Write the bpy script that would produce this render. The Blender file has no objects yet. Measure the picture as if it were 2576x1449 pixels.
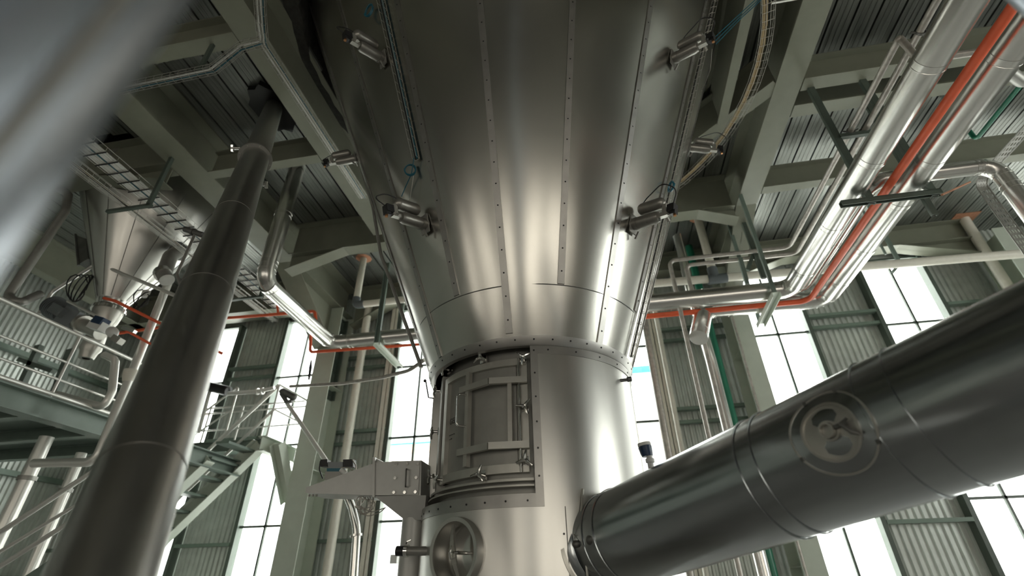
import bpy, math, random
from mathutils import Vector as V, Matrix
random.seed(7)
PI = math.pi
S = bpy.context.scene
COL = S.collection

# ------------------------------------------------------------------ camera
CAMZ = 0.0           # all heights below are measured from the camera; the floor lies at -1.6
FLOOR = -1.6
FPX = 1217.0
_y, _p, _r = math.radians(-9.6), math.radians(31.5), math.radians(-1.1)
FWD = V((math.sin(_y) * math.cos(_p), math.cos(_y) * math.cos(_p), math.sin(_p)))
_rt = V((math.cos(_y), -math.sin(_y), 0)); _up = _rt.cross(FWD)
RT = _rt * math.cos(_r) + _up * math.sin(_r)
UP = -_rt * math.sin(_r) + _up * math.cos(_r)
cd = bpy.data.cameras.new('camera'); cam = bpy.data.objects.new('camera', cd); COL.objects.link(cam)
m = Matrix((RT, UP, -FWD)).transposed().to_4x4(); cam.matrix_world = m
cd.sensor_width = 36; cd.lens = FPX / 2576 * 36; cd.clip_start = .02; cd.clip_end = 300
cd.dof.use_dof = True; cd.dof.focus_distance = 3.7; cd.dof.aperture_fstop = 1.15
S.camera = cam

# ------------------------------------------------------------------ light, sky, exposure
S.view_settings.view_transform = 'Standard'; S.view_settings.look = 'None'
S.view_settings.gamma = 1; S.view_settings.exposure = 0.4
w = bpy.data.worlds.new('sky'); S.world = w; w.use_nodes = True
w.node_tree.nodes['Background'].inputs[0].default_value = (1.0, .975, .93, 1)
w.node_tree.nodes['Background'].inputs[1].default_value = 7.5
S.cycles.max_bounces = 10; S.cycles.diffuse_bounces = 5; S.cycles.glossy_bounces = 6
S.cycles.transparent_max_bounces = 8
S.cycles.sample_clamp_indirect = 6
S.cycles.use_denoising = True
def portal(x, y, z, sx, sz, rot):
    l = bpy.data.lights.new('daylight_portal', 'AREA'); l.shape = 'RECTANGLE'; l.size = sx; l.size_y = sz
    o = bpy.data.objects.new('daylight_portal', l); COL.objects.link(o); o.location = (x, y, z)
    o.rotation_euler = rot; l.cycles.is_portal = True
YW = 9.5
WINX = [(-11.0, -9.78), (-8.44 - 1.2, -8.44), (-7.18, -6.0), (-4.26, -3.1), (-1.95, -.8), (.1, 1.26), (3.14, 4.34), (5.63, 6.83), (9.1, 10.3)]
WINX = WINX[1:]
for a, b in WINX: portal((a + b) / 2, YW + .02, 2.3, b - a, 6.6, (-PI / 2, 0, 0))
portal(11.9, 2.5, 2.0, 5.0, 3.2, (0, PI / 2, 0))
BACKX = [(-9.6, -8.0), (-6.2, -4.6), (-2.6, -1.0), (1.2, 3.6), (4.3, 7.3), (8.0, 10.8)]  # unseen back-wall windows, added as fill light from behind the camera
for a, b in BACKX: portal((a + b) / 2, -6.95, .85, b - a, 3.1, (PI / 2, 0, 0))

# ------------------------------------------------------------------ picture rays used to find places in the hall
def ray(px, py): return RT * (px - 1288) - UP * (py - 724.5) + FWD * FPX
def P(px, py, x=None, y=None, z=None):
    d = ray(px, py)
    t = x / d.x if x is not None else y / d.y if y is not None else z / d.z
    return d * t
AX = V((-.53, 4.0, 0)); KB, KZ = .387, -.707          # axis and slope of the drying cone
def cone_pt(az, z, off=0):
    r = KB * (z - KZ) + off; return V((AX.x + r * math.sin(az), AX.y - r * math.cos(az), z))
def cyl_pt(az, z, r): return V((AX.x + r * math.sin(az), AX.y - r * math.cos(az), z))
def on_cone(px, py):
    d = ray(px, py); A = d.x ** 2 + d.y ** 2 - KB * KB * d.z ** 2; B = -2 * (d.x * AX.x + d.y * AX.y) + 2 * KB * KB * d.z * KZ
    Cc = AX.x ** 2 + AX.y ** 2 - KB * KB * KZ * KZ; D = max(B * B - 4 * A * Cc, 0)
    p = d * ((-B - D ** .5) / 2 / A); return math.atan2(p.x - AX.x, AX.y - p.y), p.z
def on_cyl(px, py, r):
    d = ray(px, py); A = d.x ** 2 + d.y ** 2; B = -2 * (d.x * AX.x + d.y * AX.y); Cc = AX.x ** 2 + AX.y ** 2 - r * r
    D = max(B * B - 4 * A * Cc, 0); p = d * ((-B - D ** .5) / 2 / A); return math.atan2(p.x - AX.x, AX.y - p.y), p.z

# ------------------------------------------------------------------ materials
def mat(name, col, rough=.5, metal=0.0, nscale=0, namp=0.0, bump=0.0, bscale=20, stretch=(1, 1, 1), rvar=0.0, spec=None):
    M = bpy.data.materials.new(name); M.use_nodes = True; N = M.node_tree.nodes; L = M.node_tree.links
    b = N['Principled BSDF']; b.inputs['Base Color'].default_value = (*col, 1); b.inputs['Roughness'].default_value = rough
    b.inputs['Metallic'].default_value = metal
    if spec is not None: b.inputs['Specular IOR Level'].default_value = spec
    if nscale or bump or rvar:
        tc = N.new('ShaderNodeTexCoord'); mp = N.new('ShaderNodeMapping'); mp.inputs['Scale'].default_value = stretch
        L.new(tc.outputs['Object'], mp.inputs['Vector'])
    if nscale:
        n = N.new('ShaderNodeTexNoise'); n.inputs['Scale'].default_value = nscale; n.inputs['Detail'].default_value = 5
        L.new(mp.outputs[0], n.inputs['Vector'])
        r = N.new('ShaderNodeMapRange'); r.inputs[1].default_value = .3; r.inputs[2].default_value = .7
        r.inputs[3].default_value = 1 - namp; r.inputs[4].default_value = 1 + namp * .6
        L.new(n.outputs['Fac'], r.inputs[0])
        mx = N.new('ShaderNodeVectorMath'); mx.operation = 'SCALE'; mx.inputs[0].default_value = col
        L.new(r.outputs[0], mx.inputs['Scale']); L.new(mx.outputs[0], b.inputs['Base Color'])
        if rvar:
            r2 = N.new('ShaderNodeMapRange'); r2.inputs[1].default_value = .3; r2.inputs[2].default_value = .7
            r2.inputs[3].default_value = rough - rvar; r2.inputs[4].default_value = rough + rvar
            L.new(n.outputs['Fac'], r2.inputs[0]); L.new(r2.outputs[0], b.inputs['Roughness'])
    if bump:
        n2 = N.new('ShaderNodeTexNoise'); n2.inputs['Scale'].default_value = bscale; n2.inputs['Detail'].default_value = 2
        L.new(mp.outputs[0], n2.inputs['Vector'])
        bp = N.new('ShaderNodeBump'); bp.inputs['Strength'].default_value = bump; bp.inputs['Distance'].default_value = .02
        L.new(n2.outputs['Fac'], bp.inputs['Height']); L.new(bp.outputs[0], b.inputs['Normal'])
    return M
M_CONE = mat('polished_steel_sheet', (.51, .50, .465), .26, 1, 1.5, .03, 0, 1, (1, 1, .3))
M_CYL = mat('brushed_steel_jacket', (.60, .59, .56), .33, 1, 6, .06, .06, 1.6, (1, 1, .15), .03)
M_STRIP = mat('steel_strip', (.40, .39, .37), .38, 1, 8, .1)
M_DULL = mat('dull_steel', (.34, .335, .31), .45, .55, 9, .10)
M_DARKST = mat('inner_dark_steel', (.17, .17, .16), .5, .8, 9, .15)
M_BAR = mat('satin_steel_bar', (.50, .49, .45), .36, .7, 12, .08)
M_CHROME = mat('bright_steel', (.72, .71, .68), .16, 1)
M_CLAD = mat('aluminium_cladding', (.72, .71, .68), .26, 1)
M_CHUTE = mat('chute_steel', (.54, .54, .52), .42, .35, 10, .06)
M_DUCT = mat('duct_steel', (.46, .485, .495), .20, 1, 2.2, .06, .14, 1.3, (1, 1, 1), .03)
M_TUBE = mat('long_tube_steel', (.50, .49, .47), .33, 1, 4, .08, .03, 5, (1, 1, .2), .03)
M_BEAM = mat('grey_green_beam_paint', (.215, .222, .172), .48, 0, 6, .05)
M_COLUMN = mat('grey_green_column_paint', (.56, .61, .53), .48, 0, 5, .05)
M_FRAME = mat('dark_frame_paint', (.085, .11, .09), .42, 0, 7, .1)
M_PLAT = mat('platform_paint', (.17, .22, .19), .42, 0, 7, .08)
M_DECK = mat('galvanised_deck', (.25, .26, .24), .42, .75, 14, .22, .25, 9, (3, .12, 1), .1)
M_CORR = mat('corrugated_sheet', (.60, .635, .60), .36, .3, 6, .10)
M_TRIMG = mat('girt_paint', (.17, .23, .19), .45, 0, 6, .08)
M_RED = mat('red_pipe_paint', (.84, .135, .05), .38, 0, 8, .08)
M_GREEN = mat('green_pipe_paint', (.015, .17, .10), .35, 0, 8, .08)
M_PVC = mat('cream_plastic', (.80, .77, .68), .42, 0, 12, .05)
M_PVCG = mat('grey_plastic', (.13, .15, .16), .45)
M_GALV = mat('galvanised_pipe', (.50, .47, .43), .42, .6, 18, .2)
M_BLACK = mat('black_plastic', (.015, .015, .016), .4)
M_HAMMER = mat('hammer_casting', (.30, .29, .265), .36, .75, 25, .1)
M_BRASS = mat('brass_port', (.55, .28, .13), .3, .9)
M_BLUE = mat('blue_hose', (.015, .12, .17), .35)
M_BRIGHTB = mat('navy_plastic', (.01, .035, .09), .4)
M_KNOB = mat('blue_knob_plastic', (.01, .13, .45), .4)
M_YEL = mat('tan_cable', (.46, .35, .19), .55, 0, 10, .15)
M_WHITE = mat('white_cable', (.75, .75, .72), .5, 0, 10, .1)
M_MOTOR = mat('grey_motor_paint', (.23, .25, .26), .45, .2)
M_LIGHTBOX = mat('light_grey_box', (.72, .72, .70), .4)
M_RAIL = mat('handrail_steel', (.78, .77, .73), .34, .55)
M_FLOORM = mat('concrete', (.26, .25, .235), .55, 0, 2, .12)
M_PLASTER = mat('back_wall_paint', (.20, .195, .175), .6, 0, 2, .08)
M_RUST = mat('orange_sealant', (.52, .25, .15), .8, 0, 20, .2)
M_LOGO = mat('engraved_mark', (.03, .03, .03), .5)
M_SIGN = mat('red_sign', (.62, .02, .04), .4)
M_NEAR = mat('near_pipe_steel', (.42, .46, .52), .30, .9, 3, .15, .05, 2)
M_ROOFB = mat('blue_roof_sheet', (.02, .42, .55), .5)
M_TAN = mat('tan_canopy', (.45, .34, .25), .6)
M_WHITEW = mat('white_render', (.85, .85, .84), .7)
M_VOID = mat('upper_hall_shade', (.03, .03, .028), .9)  # near black: the shade above the deck is put into the colour
M_INSUL = mat('ragged_insulation', (.035, .035, .03), .9, 0, 14, .4, .8, 12)
gl = bpy.data.materials.new('window_glass'); gl.use_nodes = True
_n = gl.node_tree.nodes; _l = gl.node_tree.links; _n.remove(_n['Principled BSDF'])
_t = _n.new('ShaderNodeBsdfTransparent'); _t.inputs[0].default_value = (.95, .98, .97, 1); _g = _n.new('ShaderNodeBsdfGlossy'); _g.inputs['Roughness'].default_value = .03
_mx = _n.new('ShaderNodeMixShader'); _mx.inputs[0].default_value = .06
_l.new(_t.outputs[0], _mx.inputs[1]); _l.new(_g.outputs[0], _mx.inputs[2]); _l.new(_mx.outputs[0], _n['Material Output'].inputs[0])
M_GLASS = gl
M_FILLPANE = gl.copy(); M_FILLPANE.name = 'fill_light_glazing'  # dimming tint for the added back windows, sets the strength of the fill
for q in M_FILLPANE.node_tree.nodes:
    if q.type == 'BSDF_TRANSPARENT': q.inputs[0].default_value = (.60, .585, .555, 1)

# ------------------------------------------------------------------ mesh builder
def frame_of(d, up=V((0, 0, 1))):
    d = d.normalized(); u = up - d * up.dot(d)
    if u.length < 1e-3: u = V((0, 1, 0)) - d * d.y
    if u.length < 1e-3: u = V((1, 0, 0))
    u.normalize(); return d, d.cross(u).normalized(), u
class MB:
    def __init__(s): s.v = []; s.f = []; s.m = []; s.sm = []
    def add(s, vs, fs, mi=0, smooth=False):
        o = len(s.v); s.v += [V(q) for q in vs]
        for f in fs: s.f.append([i + o for i in f]); s.m.append(mi); s.sm.append(smooth)
        return s
    def box(s, lo, hi, mi=0):
        x0, y0, z0 = lo; x1, y1, z1 = hi
        return s.add([(x0, y0, z0), (x1, y0, z0), (x1, y1, z0), (x0, y1, z0), (x0, y0, z1), (x1, y0, z1), (x1, y1, z1), (x0, y1, z1)],
                     [(0, 3, 2, 1), (4, 5, 6, 7), (0, 1, 5, 4), (1, 2, 6, 5), (2, 3, 7, 6), (3, 0, 4, 7)], mi)
    def bar(s, a, b, wd, ht, up=V((0, 0, 1)), mi=0, off=(0, 0)):
        a = V(a); b = V(b); d, r, u = frame_of(b - a, V(up))
        vs = []
        for q in (a, b):
            for i, j in ((-1, -1), (1, -1), (1, 1), (-1, 1)): vs.append(q + r * (i * wd / 2 + off[0]) + u * (j * ht / 2 + off[1]))
        return s.add(vs, [(0, 3, 2, 1), (4, 5, 6, 7), (0, 1, 5, 4), (1, 2, 6, 5), (2, 3, 7, 6), (3, 0, 4, 7)], mi)
    def ibeam(s, a, b, wd, ht, tf=.02, tw=.014, up=V((0, 0, 1))):      # a, b at the middle of the underside
        s.bar(a, b, wd, tf, up, 0, (0, tf / 2)); s.bar(a, b, wd, tf, up, 0, (0, ht - tf / 2)); s.bar(a, b, tw, ht - 2 * tf, up, 0, (0, ht / 2)); return s
    def channel(s, a, b, wd, ht, t=.008, up=V((0, 0, 1))):
        s.bar(a, b, wd, t, up); s.bar(a, b, t, ht, up, 0, (wd / 2 - t / 2, ht / 2)); s.bar(a, b, t, ht, up, 0, (-wd / 2 + t / 2, ht / 2)); return s
    def prism(s, pts, ext, mi=0):                                       # polygon pushed along ext
        n = len(pts); pts = [V(q) for q in pts]; e = V(ext)
        return s.add(pts + [q + e for q in pts], [list(range(n))[::-1], list(range(n, 2 * n))] + [(i, (i + 1) % n, (i + 1) % n + n, i + n) for i in range(n)], mi)
    def rev(s, a, d, prof, seg=24, mi=0, a0=0, a1=2 * PI, smooth=True, up=V((0, 0, 1))):
        a = V(a); d, r, u = frame_of(V(d), up); full = abs(a1 - a0 - 2 * PI) < 1e-6; n = seg if full else seg + 1
        vs = []
        for t, rr in prof:
            for k in range(n):
                an = a0 + (a1 - a0) * k / seg; vs.append(a + d * t + (r * math.sin(an) - u * math.cos(an)) * rr if False else a + d * t + (r * math.cos(an) + u * math.sin(an)) * rr)
        fs = []
        for i in range(len(prof) - 1):
            for k in range(seg):
                k2 = (k + 1) % n; fs.append((i * n + k, i * n + k2, (i + 1) * n + k2, (i + 1) * n + k))
        return s.add(vs, fs, mi, smooth)
    def cyl(s, a, b, r, seg=16, mi=0, r2=None):
        a = V(a); b = V(b); L = (b - a).length; r2 = r if r2 is None else r2; e = min(r, r2) * .001
        s.rev(a, b - a, [(0, r), (L, r2)], seg, mi); s.rev(a, b - a, [(0, 0), (0, r)], seg, mi, smooth=False); s.rev(a, b - a, [(L, r2), (L, 0)], seg, mi, smooth=False); return s
    def capsule(s, a, b, r, seg=18, mi=0, k=1.0):
        a = V(a); b = V(b); L = (b - a).length; pr = [(r * k - r * k * math.cos(q * PI / 10), r * math.sin(q * PI / 10)) for q in range(6)]
        pr += [(L - x, y) for x, y in pr[::-1]]; return s.rev(a, b - a, pr, seg, mi)
    def tube(s, pts, r, seg=10, mi=0, cap=True, smooth=True):
        pts = [V(q) for q in pts]; rs = r if isinstance(r, list) else [r] * len(pts)
        T = []
        for i in range(len(pts)):
            t = (pts[min(i + 1, len(pts) - 1)] - pts[max(i - 1, 0)]); T.append(t.normalized())
        d, rr, u = frame_of(T[0]); vs = []
        for i, q in enumerate(pts):
            if i:
                u = u - T[i] * u.dot(T[i]); u.normalize(); rr = T[i].cross(u)
            k = 1.0
            for j in range(seg):
                an = 2 * PI * j / seg; vs.append(q + (rr * math.cos(an) + u * math.sin(an)) * rs[i])
        n = len(pts); fs = [(i * seg + j, i * seg + (j + 1) % seg, (i + 1) * seg + (j + 1) % seg, (i + 1) * seg + j) for i in range(n - 1) for j in range(seg)]
        s.add(vs, fs, mi, smooth)
        if cap: s.add(vs[:seg], [list(range(seg))[::-1]], mi); s.add(vs[-seg:], [list(range(seg))], mi)
        return s
    def pipe(s, pts, r, bend=.2, seg=14, mi=0, n=7, cap=True): return s.tube(fillet(pts, bend, n), r, seg, mi, cap)
    def arc(s, r0, r1, a0, a1, z0, z1, n=24, mi=0, smooth=True):       # curved block on the vessel axis
        vs = []
        for k in range(n + 1):
            a = a0 + (a1 - a0) * k / n
            for r, z in ((r0, z0), (r1, z0), (r1, z1), (r0, z1)): vs.append(cyl_pt(a, z, r))
        for e in range(4):
            fs = [(k * 4 + e, k * 4 + (e + 1) % 4, k * 4 + 4 + (e + 1) % 4, k * 4 + 4 + e) for k in range(n)]
            s.add(vs, fs, mi, smooth)
        s.add(vs[:4], [(0, 3, 2, 1)], mi); s.add(vs[-4:], [(0, 1, 2, 3)], mi); return s
def fillet(pts, R, n=7):
    pts = [V(q) for q in pts]; out = [pts[0]]
    for i in range(1, len(pts) - 1):
        a, b, c = pts[i - 1], pts[i], pts[i + 1]; u = (a - b).normalized(); v = (c - b).normalized()
        an = u.angle(v, PI)
        if an > PI - .02: out.append(b); continue
        L = min(R / math.tan(an / 2), (a - b).length * .48, (c - b).length * .48); rr = L * math.tan(an / 2)
        ctr = b + (u + v).normalized() * (rr / math.sin(an / 2)); p0 = b + u * L; p1 = b + v * L
        q0 = p0 - ctr; q1 = p1 - ctr; ax = q0.cross(q1).normalized(); tot = q0.angle(q1)
        for k in range(n + 1): out.append(ctr + Matrix.Rotation(tot * k / n, 3, ax) @ q0)
    out.append(pts[-1]); return out
ORG = {}
def obj(name, mb, mats, parent=None, label=None, org=None):
    me = bpy.data.meshes.new(name); o = bpy.data.objects.new(name, me); COL.objects.link(o)
    base = ORG[parent.name] if parent else V(org) if org is not None else V((0, 0, 0))
    me.from_pydata([tuple(q - base) for q in mb.v], [], mb.f)
    for M in (mats if isinstance(mats, (list, tuple)) else [mats]): me.materials.append(M)
    me.polygons.foreach_set('material_index', mb.m); me.polygons.foreach_set('use_smooth', mb.sm)
    import bmesh
    bm = bmesh.new(); bm.from_mesh(me); bmesh.ops.remove_doubles(bm, verts=bm.verts, dist=1e-5); bmesh.ops.recalc_face_normals(bm, faces=bm.faces); bm.to_mesh(me); bm.free()
    if any(mb.sm): me.set_sharp_from_angle(angle=math.radians(38))
    if parent: o.parent = parent
    else: o.location = base
    ORG[o.name] = base
    if label: o['label'] = label
    return o
def tag(o, label, cat, group=None, kind=None):
    if label: o['label'] = label
    if cat: o['category'] = cat
    if group: o['group'] = group
    if kind: o['kind'] = kind
    return o
def thing(name, label, cat, loc, group=None):
    o = bpy.data.objects.new(name, None); COL.objects.link(o); o.location = loc; o.empty_display_size = .1
    ORG[o.name] = V(loc); return tag(o, label, cat, group)
def struct(name, mb, mats, parent=None):
    o = obj(name, mb, mats, parent)
    if not parent: o['kind'] = 'structure'
    return o
def copy_tree(o, parent=None):
    c = o.copy(); COL.objects.link(c); c.parent = parent
    for ch in o.children: copy_tree(ch, c)
    return c
def simple(name, label, cat, mb, mats, group=None):
    return tag(obj(name, mb, mats, org=mb.v[0]), label, cat, group)

# ------------------------------------------------------------------ the hall
ZD = 6.13                                   # underside of the ceiling deck
OPEN1 = (AX.x, AX.y, 2.86); OPEN2 = (-7.206, 5.344, 1.32)
b = MB(); b.box((-12, -7, FLOOR - .2), (12, 10, FLOOR)); struct('floor', b, M_FLOORM)
# ceiling deck: long planks running away from the camera, with open joints, cut out round both vessels
pm = MB(); k = -39
while k < 41:
    x0, x1 = k * .2925 + .01, (k + 1) * .2925 + .01 - .028
    segs = [(-7.0, 9.7)]
    for cx, cy, r in (OPEN1, OPEN2):
        xm = (x0 + x1) / 2; dx = abs(xm - cx)
        if dx < r:
            h = (r * r - dx * dx) ** .5; ns = []
            for a, c in segs:
                if cy - h > a: ns.append((a, min(c, cy - h)))
                if cy + h < c: ns.append((max(a, cy + h), c))
            segs = ns
    for a, c in segs:
        pm.box((x0, a, ZD), (x1, c, ZD + .05))
        for q in (.25, .5, .75): pm.box((x0 + (x1 - x0) * q - .004, a, ZD - .004), (x0 + (x1 - x0) * q + .004, c, ZD + .001))
    k += 1
struct('ceiling', pm, M_DECK)
b = MB(); b.box((-12, -7, 9.3), (12, 10, 9.5)); struct('ceiling_sky_block', b, M_VOID)  # unseen roof added to keep the sky out of the deck openings
# dark slab over the joints, with the two round openings left free (8 sided blocks round each)
sl = MB()
def slab_around(x0, x1, y0, y1, cx, cy, r):
    n = 48; pts = [(cx + r * math.cos(2 * PI * i / n), cy + r * math.sin(2 * PI * i / n)) for i in range(n)]
    for i in range(n):
        a, c = pts[i], pts[(i + 1) % n]
        def out(p):
            dx, dy = p[0] - cx, p[1] - cy; t = min([q for q in (((x1 - cx) / dx) if dx > 1e-9 else 1e9, ((x0 - cx) / dx) if dx < -1e-9 else 1e9, ((y1 - cy) / dy) if dy > 1e-9 else 1e9, ((y0 - cy) / dy) if dy < -1e-9 else 1e9)])
            return (cx + dx * t, cy + dy * t)
        oa, oc = out(a), out(c); z0, z1 = ZD + .052, ZD + .2
        sl.add([(a[0], a[1], z0), (c[0], c[1], z0), (oc[0], oc[1], z0), (oa[0], oa[1], z0), (a[0], a[1], z1), (c[0], c[1], z1), (oc[0], oc[1], z1), (oa[0], oa[1], z1)],
               [(0, 1, 2, 3), (7, 6, 5, 4), (0, 4, 5, 1)])
slab_around(-5.7, 12, -7, 10, *OPEN1[:2], OPEN1[2] - .02)
slab_around(-12, -5.7, -7, 10, *OPEN2[:2], OPEN2[2] - .02)
for cx, cy in ((-5.9, -7), (-5.9, 10), (12, 10), (12, -7)): pass
sl.box((-12, 8.4, ZD + .21), (12, 10, ZD + .3)); sl.box((2.6, -7, ZD + .21), (12, 10, ZD + .3)); sl.box((-12, -7, ZD + .21), (12, 1.0, ZD + .3)); 
struct('ceiling_slab', sl, M_VOID)

def corrugate(mb, p0, dirv, nrm, width, z0, z1, pitch=.105, dep=.032):
    n = max(1, round(width / pitch)); pt = width / n; prof = []
    for i in range(n):
        for f, d in ((0, 0), (.28, 0), (.42, 1), (.78, 1), (.92, 0)): prof.append(((i + f) * pt, d * dep))
    prof.append((width, 0)); p0 = V(p0); dirv = V(dirv); nrm = V(nrm); vs = []
    for z in (z0, z1):
        for t, d in prof: q = p0 + dirv * t + nrm * d; vs.append((q.x, q.y, z))
    N = len(prof); mb.add(vs, [(i, i + 1, i + 1 + N, i + N) for i in range(N - 1)])
ZT = 5.62; ZB = -1.0
cw = MB(); edges = [-12] + [q for ab in WINX for q in ab] + [12]
for i in range(0, len(edges), 2):
    corrugate(cw, (edges[i], YW + .12, 0), (1, 0, 0), (0, -1, 0), edges[i + 1] - edges[i], FLOOR, ZD)
for a, c in WINX: cw.box((a, YW + .05, ZT), (c, YW + .12, ZD)); cw.box((a, YW + .05, FLOOR), (c, YW + .12, ZB))
struct('wall_far', cw, M_CORR)
cl = MB(); corrugate(cl, (-11.7, -7, 0), (0, 1, 0), (1, 0, 0), 16.6, FLOOR, ZD); struct('wall_left', cl, M_CORR)
br = MB()
br.box((12, -7, FLOOR), (12.15, 0, ZD)); br.box((12, 5, FLOOR), (12.15, 10, ZD)); br.box((12, 0, FLOOR), (12.15, 5, .4)); br.box((12, 0, 3.6), (12.15, 5, ZD)); struct('wall_right', br, M_PLASTER)
bb = MB(); be = [-12] + [q for ab in BACKX for q in ab] + [12]
for i in range(0, len(be), 2): bb.box((be[i], -7.15, FLOOR), (be[i + 1], -7, ZD))
for a, c in BACKX: bb.box((a, -7.15, FLOOR), (c, -7, -.7)); bb.box((a, -7.15, 2.4), (c, -7, ZD))
struct('wall_back', bb, M_PLASTER)
up = MB(); up.box((-12, -7.1, ZD), (12, -7, 9.3)); up.box((-12, 9.7, ZD), (12, 9.8, 9.3)); up.box((-12, -7, ZD), (-11.9, 9.7, 9.3)); up.box((12, -7, ZD), (12.1, 9.7, 9.3)); struct('wall_sky_block', up, M_VOID)  # unseen dark walls added to close off light above the deck
# tall windows in the far wall
def window(i, lo, hi, z0, z1, zs, along='x', fixed=YW, mull=True, pane=None):
    f = MB(); e = .045
    def bx(a0, a1, q0, q1, d0=-.05, d1=.05):
        if along == 'x': f.box((a0, fixed + d0, q0), (a1, fixed + d1, q1))
        else: f.box((fixed + d0, a0, q0), (fixed + d1, a1, q1))
    bx(lo - .03, lo + e, z0, z1, -.09, .09); bx(hi - e, hi + .03, z0, z1, -.09, .09); bx(lo, hi, z0, z0 + e); bx(lo, hi, z1 - e, z1)
    wn = struct('window_%d' % i, f, M_FRAME)
    md = (lo + hi) / 2; g = MB()
    def bg(a0, a1, q0, q1):
        if along == 'x': g.box((a0, fixed - .025, q0), (a1, fixed + .025, q1))
        else: g.box((fixed - .025, a0, q0), (fixed + .025, a1, q1))
    if mull: bg(md - .02, md + .02, z0, z1)
    for z in zs: bg(lo, hi, z - .022, z + .022)
    struct('mullion', g, M_FRAME, wn)
    p = MB()
    if along == 'x': p.box((lo, fixed + .0, z0), (hi, fixed + .008, z1))
    else: p.box((fixed, lo, z0), (fixed + .008, hi, z1))
    struct('window_pane', p, pane or M_GLASS, wn)
for i, (a, c) in enumerate(WINX): window(i + 1, a, c, ZB, ZT, (4.15, 2.6, 1.05, -.45))
window(20, 0, 5, .4, 3.6, (2.0,), 'y', 12.07)
for i, (a, c) in enumerate(BACKX): window(21 + i, a, c, -.7, 2.4, (.8,), 'x', -7.07, True, M_FILLPANE)  # added fill-light windows behind the camera, also there to be reflected
# girts: pairs of rails across every corrugated bay of the far wall, single ones on the left wall
t = 1
for i in range(0, len(edges), 2):
    for z in (4.42, 2.75, .72):
        if edges[i + 1] - edges[i] < .2: continue
        g = MB(); x0, x1 = edges[i] + .03, edges[i + 1] - .03
        g.box((x0, YW - .10, z), (x1, YW + .02, z + .06))
        if z > 1: g.box((x0, YW - .06, z - .24), (x1, YW + .04, z - .18))
        struct('trim_%d' % t, g, M_TRIMG); t += 1
for z in (4.2, 2.0, .2):
    g = MB(); g.box((-11.68 + .03, -7, z), (-11.52, 9.4, z + .1)); struct('trim_%d' % t, g, M_TRIMG); t += 1

for x in (-4.36, 1.36):
    g = MB(); g.box((x - .10, YW - .12, ZB), (x - .02, YW - .0, ZT)); g.box((x + .0, YW - .12, ZB), (x + .05, YW - .0, ZT)); struct('trim_%d' % t, g, M_PVC); t += 1
# ------------------------------------------------------------------ steelwork overhead
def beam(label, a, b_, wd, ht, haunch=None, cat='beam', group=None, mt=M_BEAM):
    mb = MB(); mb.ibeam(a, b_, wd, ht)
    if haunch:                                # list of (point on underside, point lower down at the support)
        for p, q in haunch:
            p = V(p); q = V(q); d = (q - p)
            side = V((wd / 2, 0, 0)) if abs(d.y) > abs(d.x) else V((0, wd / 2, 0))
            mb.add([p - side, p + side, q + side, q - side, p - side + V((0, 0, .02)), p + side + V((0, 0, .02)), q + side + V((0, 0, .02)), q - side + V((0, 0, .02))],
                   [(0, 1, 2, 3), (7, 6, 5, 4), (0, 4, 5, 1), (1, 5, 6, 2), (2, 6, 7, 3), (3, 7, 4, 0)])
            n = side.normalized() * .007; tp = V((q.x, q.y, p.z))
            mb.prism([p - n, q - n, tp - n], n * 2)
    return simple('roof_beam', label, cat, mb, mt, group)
HB = ZD - 5.4 - .006
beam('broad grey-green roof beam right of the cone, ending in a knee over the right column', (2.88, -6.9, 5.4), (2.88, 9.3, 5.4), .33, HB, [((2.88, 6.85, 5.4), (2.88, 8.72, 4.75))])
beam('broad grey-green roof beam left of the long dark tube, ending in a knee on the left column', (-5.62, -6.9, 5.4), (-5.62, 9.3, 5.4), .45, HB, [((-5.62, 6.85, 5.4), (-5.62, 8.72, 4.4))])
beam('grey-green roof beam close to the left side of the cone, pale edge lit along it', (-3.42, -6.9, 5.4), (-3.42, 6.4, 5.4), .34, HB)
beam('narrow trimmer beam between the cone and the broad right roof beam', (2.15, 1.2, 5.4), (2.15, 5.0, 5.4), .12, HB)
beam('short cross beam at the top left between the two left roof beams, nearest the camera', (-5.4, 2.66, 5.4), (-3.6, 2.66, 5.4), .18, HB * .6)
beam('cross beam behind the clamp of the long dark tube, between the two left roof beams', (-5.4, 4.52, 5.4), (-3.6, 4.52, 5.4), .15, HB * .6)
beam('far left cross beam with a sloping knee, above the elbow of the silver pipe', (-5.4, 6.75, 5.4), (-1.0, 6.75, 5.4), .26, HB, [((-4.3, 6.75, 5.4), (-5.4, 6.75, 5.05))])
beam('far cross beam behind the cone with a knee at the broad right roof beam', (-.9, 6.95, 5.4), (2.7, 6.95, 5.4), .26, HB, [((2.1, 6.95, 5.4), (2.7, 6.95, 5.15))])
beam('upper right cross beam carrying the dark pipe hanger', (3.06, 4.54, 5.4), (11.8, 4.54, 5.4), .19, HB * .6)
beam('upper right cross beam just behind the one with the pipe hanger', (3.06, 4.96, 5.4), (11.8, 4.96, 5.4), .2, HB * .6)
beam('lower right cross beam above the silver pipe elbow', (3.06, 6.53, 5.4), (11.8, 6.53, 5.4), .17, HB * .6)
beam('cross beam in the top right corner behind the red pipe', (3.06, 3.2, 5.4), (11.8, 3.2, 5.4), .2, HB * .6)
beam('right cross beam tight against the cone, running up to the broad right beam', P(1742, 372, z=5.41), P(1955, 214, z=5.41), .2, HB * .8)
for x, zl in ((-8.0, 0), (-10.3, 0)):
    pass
beam('sloping-kneed cross beam left of the broad left roof beam, above the cable baskets', (-11.6, 4.3, 5.4), (-5.86, 4.3, 5.4), .26, HB, [((-7.2, 4.3, 5.4), (-5.86, 4.3, 5.1))])
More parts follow.
